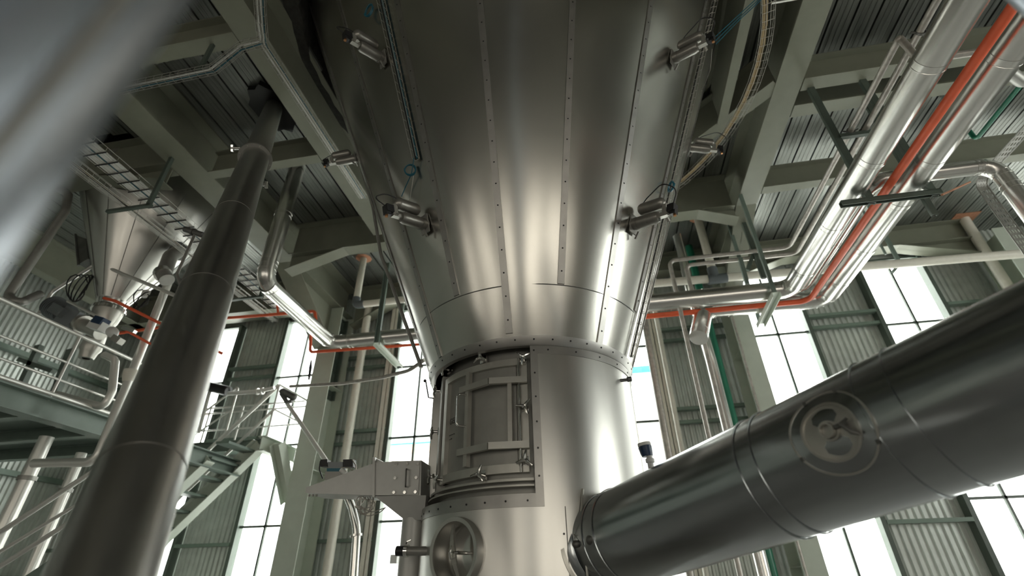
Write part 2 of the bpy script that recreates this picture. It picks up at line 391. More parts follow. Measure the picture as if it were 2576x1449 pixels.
beam('second cross beam left of the broad left roof beam, behind the small cone', (-11.6, 8.6, 5.4), (-5.86, 8.6, 5.4), .26, HB, [((-6.9, 8.6, 5.4), (-5.86, 8.6, 5.0))])
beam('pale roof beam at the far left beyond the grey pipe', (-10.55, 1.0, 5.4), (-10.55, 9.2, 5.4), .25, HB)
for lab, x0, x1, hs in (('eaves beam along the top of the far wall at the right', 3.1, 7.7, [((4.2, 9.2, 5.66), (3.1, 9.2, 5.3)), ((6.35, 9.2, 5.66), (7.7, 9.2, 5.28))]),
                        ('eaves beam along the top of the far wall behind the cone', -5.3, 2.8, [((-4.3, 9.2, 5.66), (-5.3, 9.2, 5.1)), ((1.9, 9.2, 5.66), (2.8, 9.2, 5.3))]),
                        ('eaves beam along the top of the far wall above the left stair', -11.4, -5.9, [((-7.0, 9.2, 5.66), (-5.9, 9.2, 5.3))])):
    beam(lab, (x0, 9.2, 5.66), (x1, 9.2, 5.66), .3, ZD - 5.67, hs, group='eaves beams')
def column(label, x, wd, ztop):
    mb = MB(); y0, y1 = 8.72, 9.32
    mb.box((x - wd / 2, y0, FLOOR), (x + wd / 2, y0 + .022, ztop)); mb.box((x - wd / 2, y1 - .022, FLOOR), (x + wd / 2, y1, ztop)); mb.box((x - .008, y0 + .02, FLOOR), (x + .008, y1 - .02, ztop))
    c = thing('steel_column', label, 'column', (x, 9.0, FLOOR), 'far wall columns'); obj('column_shaft', mb, M_COLUMN, c)
    for k, z in enumerate((.15, 1.9, 3.6)):
        s_ = MB(); s_.box((x - wd / 2 + .01, y0 + .02, z), (x + wd / 2 - .01, y1 - .02, z + .014)); obj('stiffener', s_, M_COLUMN, c)
    if label.startswith('left'):
        p_ = MB(); p_.box((x + .01, 9.20, 3.4), (x + .10, 9.24, 5.3)); p_.box((x + .008, 9.0, 3.4), (x + .024, 9.24, 5.3))
        for q in range(8):
            z = 3.5 + q * .25
            for dy in (9.06, 9.15): p_.cyl((x + .024, dy, z), (x + .05, dy, z), .018, 6)
        obj('splice_plate', p_, M_FRAME, c, 'dark bolted splice plate')
column('left grey-green steel column against the far wall, beside the stair landing', -5.55, .43, 5.39)
column('right grey-green steel column against the far wall, behind the red pipe', 2.88, .33, 5.39)
column('dark steel column at the far right under the eaves beam', 7.95, .4, 5.6)
# deck edge, ragged insulation round the cone
ri = MB(); n = 96
for i in range(n):
    a = 2 * PI * i / n; a2 = 2 * PI * (i + 1) / n; r = OPEN1[2] - .06 + .022 * math.sin(i * 7.3) * math.cos(i * 2.1); r2 = OPEN1[2] - .06 + .022 * math.sin(((i + 1) % n) * 7.3) * math.cos(((i + 1) % n) * 2.1)
    ri.add([(AX.x + rr * math.cos(q), AX.y + rr * math.sin(q), z) for q, rr in ((a, r), (a2, r2)) for z in (ZD - .05, ZD + .5)] + [(AX.x + 3.0 * math.cos(q), AX.y + 3.0 * math.sin(q), ZD - .012) for q in (a, a2)], [(0, 1, 3, 2), (0, 2, 5, 4)])
simple('insulation_collar', 'dark ragged insulation collar round the big cone where it passes the ceiling', 'insulation', ri, M_INSUL)

# ------------------------------------------------------------------ the big drying vessel
R0 = .845; ZR = 1.475
ves = thing('spray_dryer', 'huge polished steel cone vessel narrowing to a cylinder in the middle of the hall', 'vessel', (AX.x, AX.y, FLOOR))
def lathe(mb, prof, seg=96, a0=-PI, a1=PI, mi=0):
    vs = [cyl_pt(a0 + (a1 - a0) * k / seg, z, r) for r, z in prof for k in range(seg + 1)]; n = seg + 1
    mb.add(vs, [(i * n + k, i * n + k + 1, (i + 1) * n + k + 1, (i + 1) * n + k) for i in range(len(prof) - 1) for k in range(seg)], mi, True)
c = MB(); nz, ns = 56, 360; vs = []                       # the sheets are very slightly dished between their seams
for k in range(nz + 1):
    z = ZR + (8.4 - ZR) * (k / nz) ** 1.25
    for q in range(ns):
        a = 2 * PI * q / ns; w_ = min(1, (z - ZR) * 2.5)
        dr = w_ * (.0016 * math.sin(7 * a + 2.1 * z) * math.sin(2.6 * z + 2 * a) + .0012 * math.sin(16 * a + .6) + .0010 * math.sin(11 * a - 3.1 * z))
        vs.append(cyl_pt(a, z, KB * (z - KZ) + dr))
c.add(vs, [(k * ns + q, k * ns + (q + 1) % ns, (k + 1) * ns + (q + 1) % ns, (k + 1) * ns + q) for k in range(nz) for q in range(ns)], 0, True)
lathe(c, [(KB * (8.4 - KZ), 8.4), (KB * (8.4 - KZ), 9.29)])
obj('cone', c, M_CONE, ves, 'polished steel cone of riveted sheets')
def seam(az, z0, z1, wd=.052):
    mb = MB(); n = 12
    for j in range(n):
        q = []
        for z in (z0 + (z1 - z0) * j / n, z0 + (z1 - z0) * (j + 1) / n):
            r = KB * (z - KZ)
            for s_ in (-1, 1): q += [cone_pt(az + s_ * wd / 2 / r, z, -.004), cone_pt(az + s_ * wd / 2 / r, z, .010)]
        mb.add(q, [(1, 3, 7, 5), (0, 1, 5, 4), (2, 6, 7, 3)])
    mb.add([cone_pt(az + s_ * wd / 2 / (KB * (z0 - KZ)), z0, o) for s_, o in ((-1, .001), (1, .001), (1, .009), (-1, .009))], [(0, 1, 2, 3)])
    z = z0 + .09
    while z < min(z1, 5.6):
        nrm = (cone_pt(az, z, 1) - cone_pt(az, z, 0)).normalized(); p = cone_pt(az, z, .009); mb.cyl(p, p + nrm * .003, .0065, 8, 1); z += .165
    obj('seam_strip', mb, [M_STRIP, M_BLACK], ves)
for az, z0 in ((-67.5, 1.9), (-46, 1.54), (-24.6, 1.90), (-1.6, 1.555), (22.1, 1.893), (45, 1.53), (68.5, 1.9), (91, 1.53), (-90, 1.54)):
    seam(math.radians(az), z0, 8.2)
sm = MB(); lathe(sm, [(KB * (1.884 - KZ) + .0005, 1.884), (KB * (1.884 - KZ) + .003, 1.887), (KB * (1.89 - KZ) + .0005, 1.891)], 144); obj('girth_seam', sm, M_DARKST, ves)
rg = MB(); lathe(rg, [(KB * (1.53 - KZ) + .002, 1.53), (KB * (1.53 - KZ) + .014, 1.53), (KB * (ZR - KZ) + .014, ZR - .002), (KB * (ZR - KZ) + .006, ZR - .012), (R0 - .03, ZR - .012)])
for k in range(40):
    a = math.radians(-80 + k * 9.0); p = cone_pt(a, 1.503, .0135); nn = (cone_pt(a, 1.503, 1) - p).normalized(); rg.cyl(p, p + nn * .004, .0065, 8, 1)
obj('rim_band', rg, [M_STRIP, M_BLACK], ves)
# jacket with the hatch recess left open
A0, A1 = math.radians(-84), on_cyl(1339, 1010, R0)[0]; ZH0 = on_cyl(1290, 1243, R0)[1]
j = MB(); j.arc(R0 - .06, R0, A1, A0 + 2 * PI, ZH0, ZR - .012, 96); pa, pz = on_cyl(1141, 1390, R0 + .03)
j.arc(R0 - .06, R0, pa + .28, pa - .28 + 2 * PI, FLOOR, ZH0, 110); j.arc(R0 - .06, R0, pa - .28, pa + .28, FLOOR, pz - .22, 14)
g_ = 56
for i in range(g_):
    for k in range(g_):
        u0, u1 = -.28 + .56 * i / g_, -.28 + .56 * (i + 1) / g_; z0, z1 = pz - .22 + (ZH0 - pz + .22) * k / g_, pz - .22 + (ZH0 - pz + .22) * (k + 1) / g_
        if ((u0 + u1) / 2 * R0) ** 2 + ((z0 + z1) / 2 - pz) ** 2 < .183 ** 2: continue
        j.add([cyl_pt(pa + u, z, R0) for u, z in ((u0, z0), (u1, z0), (u1, z1), (u0, z1))], [(0, 1, 2, 3)], 0, True)
obj('jacket', j, M_CYL, ves, 'brushed steel cylindrical jacket')
e = MB(); wd = .05 / R0
e.arc(R0, R0 + .006, A1 - .002, A1 + wd, ZH0 - .075, ZR - .015, 3); e.arc(R0, R0 + .006, A1, A0 + 2 * PI, ZR - .075, ZR - .015, 60)
e.arc(R0, R0 + .006, A0 - wd, A1 + wd, ZH0 - .075, ZH0, 40); e.arc(R0, R0 + .006, A0 - wd, A0, ZH0 - .07, ZR - .015, 3)
def scr(a, z, r=R0 + .006): p = cyl_pt(a, z, r); e.cyl(p, cyl_pt(a, z, r + .003), .0065, 8, 1)
for q in range(6): scr(A1 + wd / 2, ZH0 + .1 + q * .17)
for q in range(10): scr(A0 + .1 + q * (A1 - A0) / 10, ZH0 - .04)
for q in range(6): scr(A1 + .15 + q * .25, ZR - .045)
obj('edge_trim', e, [M_STRIP, M_BLACK], ves)
for az, z0, z1 in ((20.0, FLOOR, .4), (62, FLOOR, .25)):
    q = MB(); a = math.radians(az); q.arc(R0, R0 + .002, a - .003, a + .003, z0, z1, 1)
    for k in range(6): p = cyl_pt(a - .022, z1 - .15 - k * .28, R0); q.cyl(p, cyl_pt(a - .022, z1 - .15 - k * .28, R0 + .004), .0065, 8, 1)
    obj('jacket_seam', q, [M_DARKST, M_BLACK], ves)
# inner shell inside the recess
RI = .725
i_ = MB(); i_.arc(RI - .02, RI, A0 - .05, A1 + .08, ZH0 - .02, ZR + .05, 48); i_.arc(RI - .01, R0 - .02, A0 - .05, A1 + .05, ZH0 - .012, ZH0 - .002, 48); i_.arc(RI - .01, R0 - .03, A1 + .0, A1 + .01, ZH0, ZR - .02, 1)
obj('inner_shell', i_, M_DULL, ves, 'dull grey inner shell inside the hatch recess')
lg = MB(); lg.arc(RI, R0 - .05, A0 + .1, A1 - .01, ZH0 + .085, ZH0 + .1, 40); lg.arc(RI, R0 - .035, A0 + .1, A1 - .01, ZH0 + .05, ZH0 + .06, 40)
obj('recess_ledge', lg, M_BAR, ves)

# ------------------------------------------------------------------ inspection hatch in the recess
RD = RI + .03
hat = thing('inspection_hatch', 'curved inspection hatch with knobs and steel bars in the recess of the cylinder', 'hatch', cyl_pt(on_cyl(1215, 1060, RI)[0], ZH0, RI))
def az_of(px, py, r=RD): return on_cyl(px, py, r)[0]
def z_of(px, py, r=RD): return on_cyl(px, py, r)[1]
aL, aR = az_of(1128, 1060), az_of(1300, 1060); zT, zB = z_of(1225, 925), z_of(1225, 1178)
d = MB(); d.arc(RI + .002, RD - .012, aL, aR, zB, zT, 30); dpn = obj('door_panel', d, M_DULL, hat)
f = MB()
for z0, z1 in ((zT - .02, zT + .03), (zB - .045, zB + .01)): f.arc(RI + .002, RD + .02, aL - .07, az_of(1328, 1060), z0, z1, 30)
f.arc(RI + .002, RD + .02, aL - .07, aL, zB - .045, zT + .03, 3); f.arc(RI + .002, RD + .01, az_of(1304, 1060), az_of(1330, 1060), zB, zT, 3)
hfr = obj('hatch_frame', f, M_BAR, hat)
fl = MB(); fl.arc(RI, RD + .03, aL - .17, aL - .12, ZH0 + .06, ZR - .03, 3); fl.arc(RI, RD + .02, aL - .25, aL - .2, ZH0 + .06, ZR - .03, 3); obj('side_post', fl, M_DULL, hat)
zu, zl = z_of(1240, 962, RD + .05), z_of(1240, 1124, RD + .05); ro = RD + .05
a1, a2, am = az_of(1157, 980, ro), az_of(1326, 950, ro), az_of(1235, 955, ro)
for z in (zu, zl):
    cb = MB(); pts = [cyl_pt(a1, z, ro - .005), cyl_pt(am, z, ro + .03), cyl_pt(a2, z, ro - .005)]
    for u, v in zip(pts[:-1], pts[1:]): cb.bar(u, v, .028, .045)
    obj('cross_bar', cb, M_BAR, hat)
for px, zz0, zz1 in ((1177, zB + .02, zT - .02), (1284, zl, zu)):
    a = az_of(px, 1050, RD + .03); ub = MB(); ub.bar(cyl_pt(a, zz0, RD + .03), cyl_pt(a, zz1, RD + .03), .03, .04, V((math.sin(a), -math.cos(a), 0))); obj('upright_bar', ub, M_BAR, hat)
a = az_of(1308, 1050, RD + .035); rb = MB(); rb.cyl(cyl_pt(a, zB - .05, RD + .04), cyl_pt(a, zT + .03, RD + .04), .009, 10); obj('hinge_rod', rb, M_CHROME, hat)
a = az_of(1165, 1050, RD + .05); zz0, zz1 = z_of(1157, 1084), z_of(1157, 1008)
hb = MB(); hb.pipe([cyl_pt(a + .03, zz0, RD + .045), cyl_pt(a, zz0, RD + .11), cyl_pt(a, zz1, RD + .11), cyl_pt(a + .03, zz1, RD + .045)], .008, .02, 10); obj('door_handle', hb, M_CHROME, dpn, 'bright bow handle on the hatch door')
def knob(a, z, r, tilt=0):
    n = V((math.sin(a), -math.cos(a), 0)); tt = V((math.cos(a), math.sin(a), 0)); p = cyl_pt(a, z, r); mb = MB()
    mb.box((0, 0, 0), (0, 0, 0)); mb = MB(); mb.cyl(p - n * .03, p + n * .045, .011, 10); mb.bar(p - n * .005 - V((0, 0, .03)), p - n * .005 + V((0, 0, .03)), .05, .02, n)
    for k in range(3):
        an = tilt + k * 2 * PI / 3; dd = tt * math.cos(an) + V((0, 0, 1)) * math.sin(an)
        mb.tube([p + n * .045, p + n * .055 + dd * .026, p + n * .05 + dd * .06], [.016, .011, .008], 8)
    obj('star_knob', mb, [M_CHROME], hfr)
for px, py, tl in ((1130, 930, .6), (1217, 905, 1.6), (1316, 905, .4), (1321, 1028, .9), (1322, 1160, 1.4), (1215, 1196, 1.2), (1113, 1208, .3), (1092, 983, .5), (1090, 1086, .2), (1083, 1200, 1.0)):
    a, z = on_cyl(px, py, RD + .01); knob(a, z, RD + .015, tl)
def text_mesh(s_, size):
    cu = bpy.data.curves.new('t', 'FONT'); cu.body = s_; cu.size = size; cu.extrude = .0004
    o = bpy.data.objects.new('t', cu); COL.objects.link(o); bpy.context.view_layer.update()
    me = bpy.data.meshes.new_from_object(o.evaluated_get(bpy.context.evaluated_depsgraph_get()))
    vs = [v.co.copy() for v in me.vertices]; fs = [list(p.vertices) for p in me.polygons]; bpy.data.objects.remove(o); return vs, fs
def text_on_door(name, s_, size, px, py):
    vs, fs = text_mesh(s_, size); a0_, z0_ = on_cyl(px, py, RD - .01); mb = MB()
    mb.add([cyl_pt(a0_ + v.x / RD, z0_ + v.y, RD - .0115 + v.z + .0015) for v in vs], fs); obj(name, mb, M_LOGO, dpn)
text_on_door('engraved_letters', 'GEA', .062, 1131, 1070); text_on_door('engraved_small_print', 'GEA Process Eng.', .012, 1130, 1098); text_on_door('engraved_small_print', 'Tel. 0800', .012, 1130, 1108)

# ------------------------------------------------------------------ round manway low on the cylinder
pn = V((math.sin(pa), -math.cos(pa), 0)); pc = cyl_pt(pa, pz, R0 + .03)
man = thing('round_manway', 'round steel manway with crossbar handle low on the cylinder under the hatch', 'manway', pc)
mb = MB(); mb.rev(pc, -pn, [(.30, .168), (-.0, .168), (-.010, .172), (-.012, .196), (0, .198), (.30, .198)], 48); obj('manway_neck', mb, M_CYL, man)
mb = MB(); mb.rev(pc, -pn, [(.15, .168), (.145, .15), (.125, .145), (.115, .09), (.108, .04), (.105, 0)], 40); obj('manway_cover', mb, M_CHROME, man)
_, mr, mu = frame_of(pn)
mb = MB(); up_ = (mu + mr * .25).normalized()
pts = [pc + up_ * (.16 * k / 5) + pn * (-.03 + .035 * math.cos(k / 5 * PI / 2)) for k in range(-5, 6)]
for k in range(10): mb.bar(pts[k], pts[k + 1], .042 - .026 * abs(k - 4.5) / 5, .014, pn)
obj('crossbar', mb, M_BAR, man)
mb = MB(); mb.cyl(pc - pn * .12, pc + pn * .015, .011, 10); mb.tube([pc + pn * .02 - mu * .035, pc + pn * .035, pc + pn * .02 + mu * .035], .008, 8); mb.tube([pc + pn * .01, pc + pn * .01 - mr * .05], .008, 8); obj('hand_screw', mb, M_CHROME, man)

# ------------------------------------------------------------------ exhaust duct
dd = V((math.cos(math.radians(-49.2)) * math.cos(math.radians(9)), math.sin(math.radians(-49.2)) * math.cos(math.radians(9)), math.sin(math.radians(9)))); d0 = V((-.55, 4, .08))
def dp(t): return d0 + dd * t
RDU = .258
duc = thing('exhaust_duct', 'wide round steel duct rising to the right out of the cylinder', 'duct', dp(.8))
mb = MB(); mb.rev(dp(.55), dd, [(0, RDU), (.6, RDU), (1.5, RDU), (2.4, RDU), (3.4, RDU), (6, RDU), (9, RDU), (13.2, RDU)], 72); obj('duct_shell', mb, M_DUCT, duc)
def band(t0, r=RDU + .001, wd=.006, h=.006, nm='swage_ring'):
    q = MB(); q.rev(dp(t0), dd, [(0, r), (wd * .3, r + h), (wd * .7, r + h), (wd, r)], 72); obj(nm, q, M_DUCT, duc)
for t0 in (.92, 1.02, 2.045, 2.13, 2.60, 2.72): band(t0)
mb = MB(); mb.rev(dp(.80), dd, [(-.12, RDU + .075), (-.02, RDU + .045), (0, RDU + .04), (.03, RDU + .003)], 72); obj('collar', mb, M_DUCT, duc)
mb = MB(); _, cr, cu_ = frame_of(dd); mb.rev(dp(.78), dd, [(-.02, RDU + .05), (-.01, RDU + .07), (.01, RDU + .07), (.02, RDU + .05)], 72); obj('clamp_ring', mb, M_BAR, duc)
# inspection port: two flat rings and a small sight disc laid on the duct's near side
def duct_hit(px, py):
    n = ray(px, py).normalized(); w_ = -d0; a = n.dot(dd); A = 1 - a * a; B = 2 * (n.dot(w_) - a * dd.dot(w_)); C_ = w_.dot(w_) - dd.dot(w_) ** 2 - RDU ** 2
    return n * ((-B - max(B * B - 4 * A * C_, 0) ** .5) / 2 / A)
pp = duct_hit(2088, 1085); tt_ = (pp - d0).dot(dd); nn = (pp - dp(tt_)).normalized(); sd = dd.cross(nn)
ip = thing('sight_port', 'round inspection port with latch set in the side of the wide steel duct', 'port', pp)
def on_duct(u, v, off=0):                      # u along the duct, v round it
    a = v / RDU; return dp(tt_ + u) + (nn * math.cos(a) + sd * math.sin(a)) * (RDU + off)
def duct_ring(r0, r1, off0, off1, n=56):
    q = MB(); vs = []
    for k in range(n):
        a = 2 * PI * k / n
        for r, o in ((r0, .0), (r0, off0), (r1, off1), (r1, .0)): vs.append(on_duct(r * math.cos(a), r * math.sin(a), o))
    q.add(vs, [(k * 4 + e_, k * 4 + e_ + 1, ((k + 1) % n) * 4 + e_ + 1, ((k + 1) % n) * 4 + e_) for k in range(n) for e_ in range(3)], 0, True); return q
obj('outer_ring', duct_ring(.150, .157, .007, .007), M_BAR, ip); obj('inner_ring', duct_ring(.098, .107, .010, .010), M_BAR, ip); obj('ring_plate', duct_ring(.104, .152, .004, .004), M_DUCT, ip)
obj('recess_wall', duct_ring(.0, .1, .002, .002), M_BAR, ip)
mb = MB(); mb.rev(pp, nn, [(0, .028), (.03, .028), (.03, .022), (.012, .021), (.012, 0)], 28); mb.rev(pp, nn, [(0, .038), (.012, .038), (.012, .03)], 28); obj('sight_glass', mb, M_BAR, ip)
mb = MB(); q = pp + nn * .02; mb.bar(q + dd * .03, q + dd * .075, .014, .012, nn); mb.tube([q + dd * .05, q + dd * .06 - sd * .0 + nn * .01, q + dd * .08 + sd * .04 + nn * .012, q + dd * .095 + sd * .05], [.009, .009, .008, .006], 8); mb.bar(q + dd * .045, q + dd * .085 - sd * .012, .008, .008, nn); obj('latch', mb, M_DARKST, ip)
for k in (35, 160, 250, 300):
    a = math.radians(k); q = on_duct(.153 * math.cos(a), .153 * math.sin(a), .006); mb = MB(); mb.bar(q - nn * .003, q + nn * .006, .014, .012, dd); obj('clip', mb, M_DARKST, ip)
# clamp handle at the duct root
hp = P(1475, 1362, y=3.2)
cl_ = thing('toggle_clamp', 'dark toggle clamp with two round knobs at the root of the wide duct', 'clamp', hp)
mb = MB(); q = P(1475, 1362, y=3.12); mb.capsule(q + V((.0, 0, 0)), q + V((.07, -.03, .015)), .028); obj('clamp_knob', mb, M_DARKST, cl_)
mb = MB(); q2 = P(1452, 1368, y=3.16); mb.capsule(q2, q2 + V((-.02, .05, 0)), .02); obj('clamp_knob', mb, M_DARKST, cl_)
mb = MB(); mb.tube([P(1445, 1345, y=3.2), P(1462, 1362, y=3.16), P(1475, 1378, y=3.16), P(1492, 1374, y=3.14)], .006, 8); obj('clamp_lever', mb, M_CHROME, cl_)
mb = MB(); mb.cyl(P(1505, 1350, y=3.22), P(1548, 1338, y=3.2), .026, 14); obj('clamp_barrel', mb, M_DULL, cl_)
mb = MB(); mb.tube([P(1466, 1230, y=3.25), P(1462, 1300, y=3.22), P(1468, 1370, y=3.2), P(1478, 1449, y=3.2), P(1490, 1560, y=3.2)], .0075, 8); simple('thin_steel_tube', 'thin bent steel tube running down beside the root of the wide duct', 'tube', mb, M_BAR)
# level sensor on the duct
sq = P(1637, 1170, y=3.05)
sn = thing('level_sensor', 'small blue and white sensor standing on the wide duct beside the cylinder', 'sensor', sq)
mb = MB(); mb.rev(sq - V((0, 0, .05)), (0, 0, 1), [(0, .018), (.06, .018), (.065, .026), (.085, .026), (.09, .018), (.105, .018)], 16); obj('sensor_stem', mb, M_LIGHTBOX, sn)
mb = MB(); mb.rev(sq + V((-.01, 0, .05)), (-.12, 0, 1), [(0, .0), (0, .032), (.02, .036), (.055, .04), (.06, .036)], 18); snb = obj('sensor_body', mb, M_BRIGHTB, sn, 'dark blue sensor body')
mb = MB(); mb.rev(sq + V((-.017, 0, .108)), (-.12, 0, 1), [(0, .036), (.005, .04), (.02, .038), (.026, .0)], 18); obj('sensor_cap', mb, M_LIGHTBOX, snb)

# ------------------------------------------------------------------ pneumatic hammers on the cone
def make_hammer():
    h = thing('pneumatic_hammer', '', 'hammer', (0, 0, 0), 'pneumatic hammers on the cone')   # local z = away from the cone, local x = up the cone
    mb = MB(); mb.bar((-.075, 0, .010), (.075, 0, .010), .085, .010, V((0, 0, 1))); mb.bar((-.115, -.02, .02), (-.06, -.02, .045), .008, .016); obj('bracket', mb, M_DULL, h)
    mb = MB(); mb.rev((0, 0, 0), (0, 0, 1), [(0.0, .03), (.0, .043), (.03, .043), (.03, .048), (.055, .048), (.055, .045), (.20, .045), (.225, .036), (.23, 0)], 22); obj('hammer_tube', mb, M_HAMMER, h)
    mb = MB(); mb.capsule((.105, .0, .045), (.105, 0, .27), .046, 22, 0, .85); obj('air_tank', mb, M_HAMMER, h)
    mb = MB(); mb.bar((0, 0, .225), (0, 0, .30), .03, .035); mb.bar((-.005, 0, .27), (.085, 0, .27), .028, .03); mb.cyl((-.0, -.02, .27), (-.03, -.05, .275), .012, 8); obj('air_valve', mb, M_BAR, h)
    mb = MB(); mb.box((.005, -.028, .30), (.06, .028, .355)); mb.box((-.02, -.02, .32), (.01, .02, .36)); obj('solenoid', mb, M_BLACK, h)
    mb = MB(); mb.cyl((-.012, .0, .345), (-.034, 0, .352), .011, 10); obj('exhaust_plug', mb, M_BRASS, h)
    mb = MB(); mb.tube(fillet([(.06, .01, .34), (.14, .06, .40), (.22, .07, .28), (.16, .03, .12), (.11, .03, .09)], .08, 6), .0045, 6); obj('air_hose', mb, M_BLACK, h)
    return h
proto = None
hams = [(1072, 566, 0, 'pneumatic hammer at the lower left of the cone, above the hatch side'), (1590, 566, 0, 'pneumatic hammer at the lower right of the cone, in the bright glare'),
        (966, 150, 0, 'pneumatic hammer high on the left of the cone below the blue coil'), (1690, 150, 0, 'pneumatic hammer high on the right of the cone with blue hoses'),
        (-80, 4.28, 1, 'dim pneumatic hammer sticking out from the far left edge of the cone'), (97, 4.28, 1, 'dim pneumatic hammer sticking out from the far right edge of the cone')]
for i, (u, v, mode, lab) in enumerate(hams):
    az, z = (math.radians(u), v) if mode else on_cone(u, v)
    h = make_hammer() if proto is None else copy_tree(proto)
    if proto is None: proto = h
    h['label'] = lab
    out = V((math.sin(az), -math.cos(az), -KB)).normalized(); sl_ = V((KB * math.sin(az), -KB * math.cos(az), 1)).normalized()
    out2 = (out + V((0, 0, .12))).normalized(); ly = out2.cross(sl_).normalized(); lx = ly.cross(out2)
    h.matrix_world = Matrix.Translation(cone_pt(az, z, .0) + out * .004) @ Matrix((lx, ly, out2)).transposed().to_4x4() @ Matrix.Scale(1.1 if mode == 0 else 1.05, 4)

# cable runs lying on the cone
def cone_run(azd, z0, z1, off=.03): return [cone_pt(math.radians(azd + (0)), z0 + (z1 - z0) * k / 14, off) for k in range(15)]
def conduit_on_cone(label, azd, z0, z1, hose):
    t_ = thing('cone_cable_tray', label, 'cable tray', cone_pt(math.radians(azd), z0, .03)); mb = MB()
    for da, off in ((-.9, .02), (.9, .02), (-.9, .06), (.9, .06)): mb.tube(cone_run(azd + da, z0, z1, off), .003, 5)
    z = z0
    while z < z1:
        a = [cone_pt(math.radians(azd - .9), z, .06), cone_pt(math.radians(azd - .9), z, .02), cone_pt(math.radians(azd + .9), z, .02), cone_pt(math.radians(azd + .9), z, .06)]; mb.tube(a, .0025, 4); z += .09
    obj('wire_basket', mb, M_BAR, t_)
    mb = MB(); mb.tube(cone_run(azd + .3, z0, z1, .032), .009, 6); obj('blue_hose', mb, hose, t_)
    mb = MB(); mb.tube(cone_run(azd - .4, z0, z1, .03), .006, 6); obj('black_cable', mb, M_BLACK, t_)
a_, z_ = on_cone(1055, 405); a2_, z2_ = on_cone(990, 20)
conduit_on_cone('wire cable tray with blue hose running down the left face of the cone', math.degrees(a_), z_, 6.2, M_BLUE)
a_, z_ = on_cone(1600, 880); conduit_on_cone('wire cable tray running down the right edge of the cone to the cylinder', 72.5, 1.55, 6.2, M_BAR)
def coil(label, px, py, r, tilt, dz, mt, turns=3):
    a, z = on_cone(px, py); p = cone_pt(a, z, .05); n = V((math.sin(a + tilt), -math.cos(a + tilt), -.2)).normalized(); _, rr, u = frame_of(n); mb = MB(); pts = []
    for k in range(turns * 16 + 1):
        an = 2 * PI * k / 16; q = r * (1 + .06 * math.sin(k * .7)); pts.append(p + rr * math.cos(an) * q + u * math.sin(an) * q * 1.15 + n * .006 * k / 16)
    mb.tube(pts, .0055, 6); return simple('hose_coil', label, 'hose', mb, mt)
coil('coiled blue air hose above the lower left hammer', 1044, 437, .045, .9, 0, M_BLUE)
coil('coiled blue air hose high on the left of the cone', 942, 38, .055, .1, 0, M_BLUE)
coil('coiled blue air hose above the lower right hammer', 1672, 474, .045, .8, 0, M_BLUE)
def strand(name, label, pix, off, r, mt, cat='hose'):
    mb = MB(); pts = []
    for px, py in pix: a, z = on_cone(px, py); pts.append(cone_pt(a, z, off))
    mb.tube(fillet(pts, .05, 4), r, 6); return simple(name, label, cat, mb, mt)
strand('air_hose', 'thin blue hose dropping from the coil to the lower left hammer', [(1052, 405), (1046, 445), (1030, 480), (1022, 500)], .045, .004, M_BLUE)
strand('air_hose', 'thin brown hose dropping from the coil onto the lower left hammer tank', [(1052, 450), (1048, 480), (1042, 520)], .05, .0035, M_BAR)
strand('air_hose', 'thin hose looping down the right side of the cone below the upper right hammer', [(1772, 130), (1768, 180), (1755, 215), (1745, 235)], .08, .0035, M_BAR)
mb = MB()
for k, dx in enumerate((0, 8, 15)): mb.tube([P(1786 + dx, 105 + dx * .4, z=4.35), P(1845 + dx, 50, z=4.6), P(1905 + dx, -5, z=4.9), P(1990 + dx, -80, z=5.3)], .0045, 6)
simple('hose_bundle', 'bundle of blue air hoses slanting up to the right from the upper right hammer', 'hose', mb, M_BLUE)
# long slanting rods beside the left edge of the cone
mb = MB(); mb.pipe([P(770, -60, y=3.7), P(812, 95, y=3.75), P(938, 520, y=3.7), P(958, 640, y=3.7), P(1060, 925, y=3.75)], .017, .3, 10); simple('long_conduit', 'long dark conduit pipe slanting down the left edge of the cone', 'pipe', mb, M_DULL)
mb = MB(); mb.tube([P(1071, 958, y=3.75), P(1078, 1000, y=3.7), P(1090, 1002, y=3.7)], .006, 6); mb.capsule(P(1069, 962, y=3.75), P(1069, 954, y=3.75), .014, 10); simple('plug_lead', 'small black plug on a short lead left of the hatch', 'plug', mb, M_BLACK)
mb = MB(); mb.tube(fillet([P(730, 972, y=6.0), P(860, 965, y=5.6), P(960, 950, y=5.2), P(1030, 932, y=4.9), P(1068, 905, y=4.75)], .5, 6), .022, 10); simple('drooping_hose', 'grey hose drooping from the cylinder towards the stair landing', 'hose', mb, M_GALV)

mb = MB(); a, z = on_cyl(1560, 957, R0); mb.cyl(cyl_pt(a, z, R0 - .01), cyl_pt(a + .06, z + .01, R0 + .05), .012, 10); mb.cyl(cyl_pt(a + .05, z + .01, R0 + .04), cyl_pt(a + .07, z + .014, R0 + .065), .019, 10); simple('stub_fitting', 'small dark stub fitting on the right edge of the cylinder', 'fitting', mb, M_DARKST)
mb = MB(); mb.tube([P(783, 905, y=7.85), P(781, 925, y=7.85), P(777, 955, y=7.85)], [.012, .03, .02], 8); mb.tube([P(781, 840, y=7.82), P(783, 905, y=7.85)], .006, 5); simple('hanging_plug', 'dark plug hanging on a cord in front of the window beside the left column', 'plug', mb, M_BLACK)
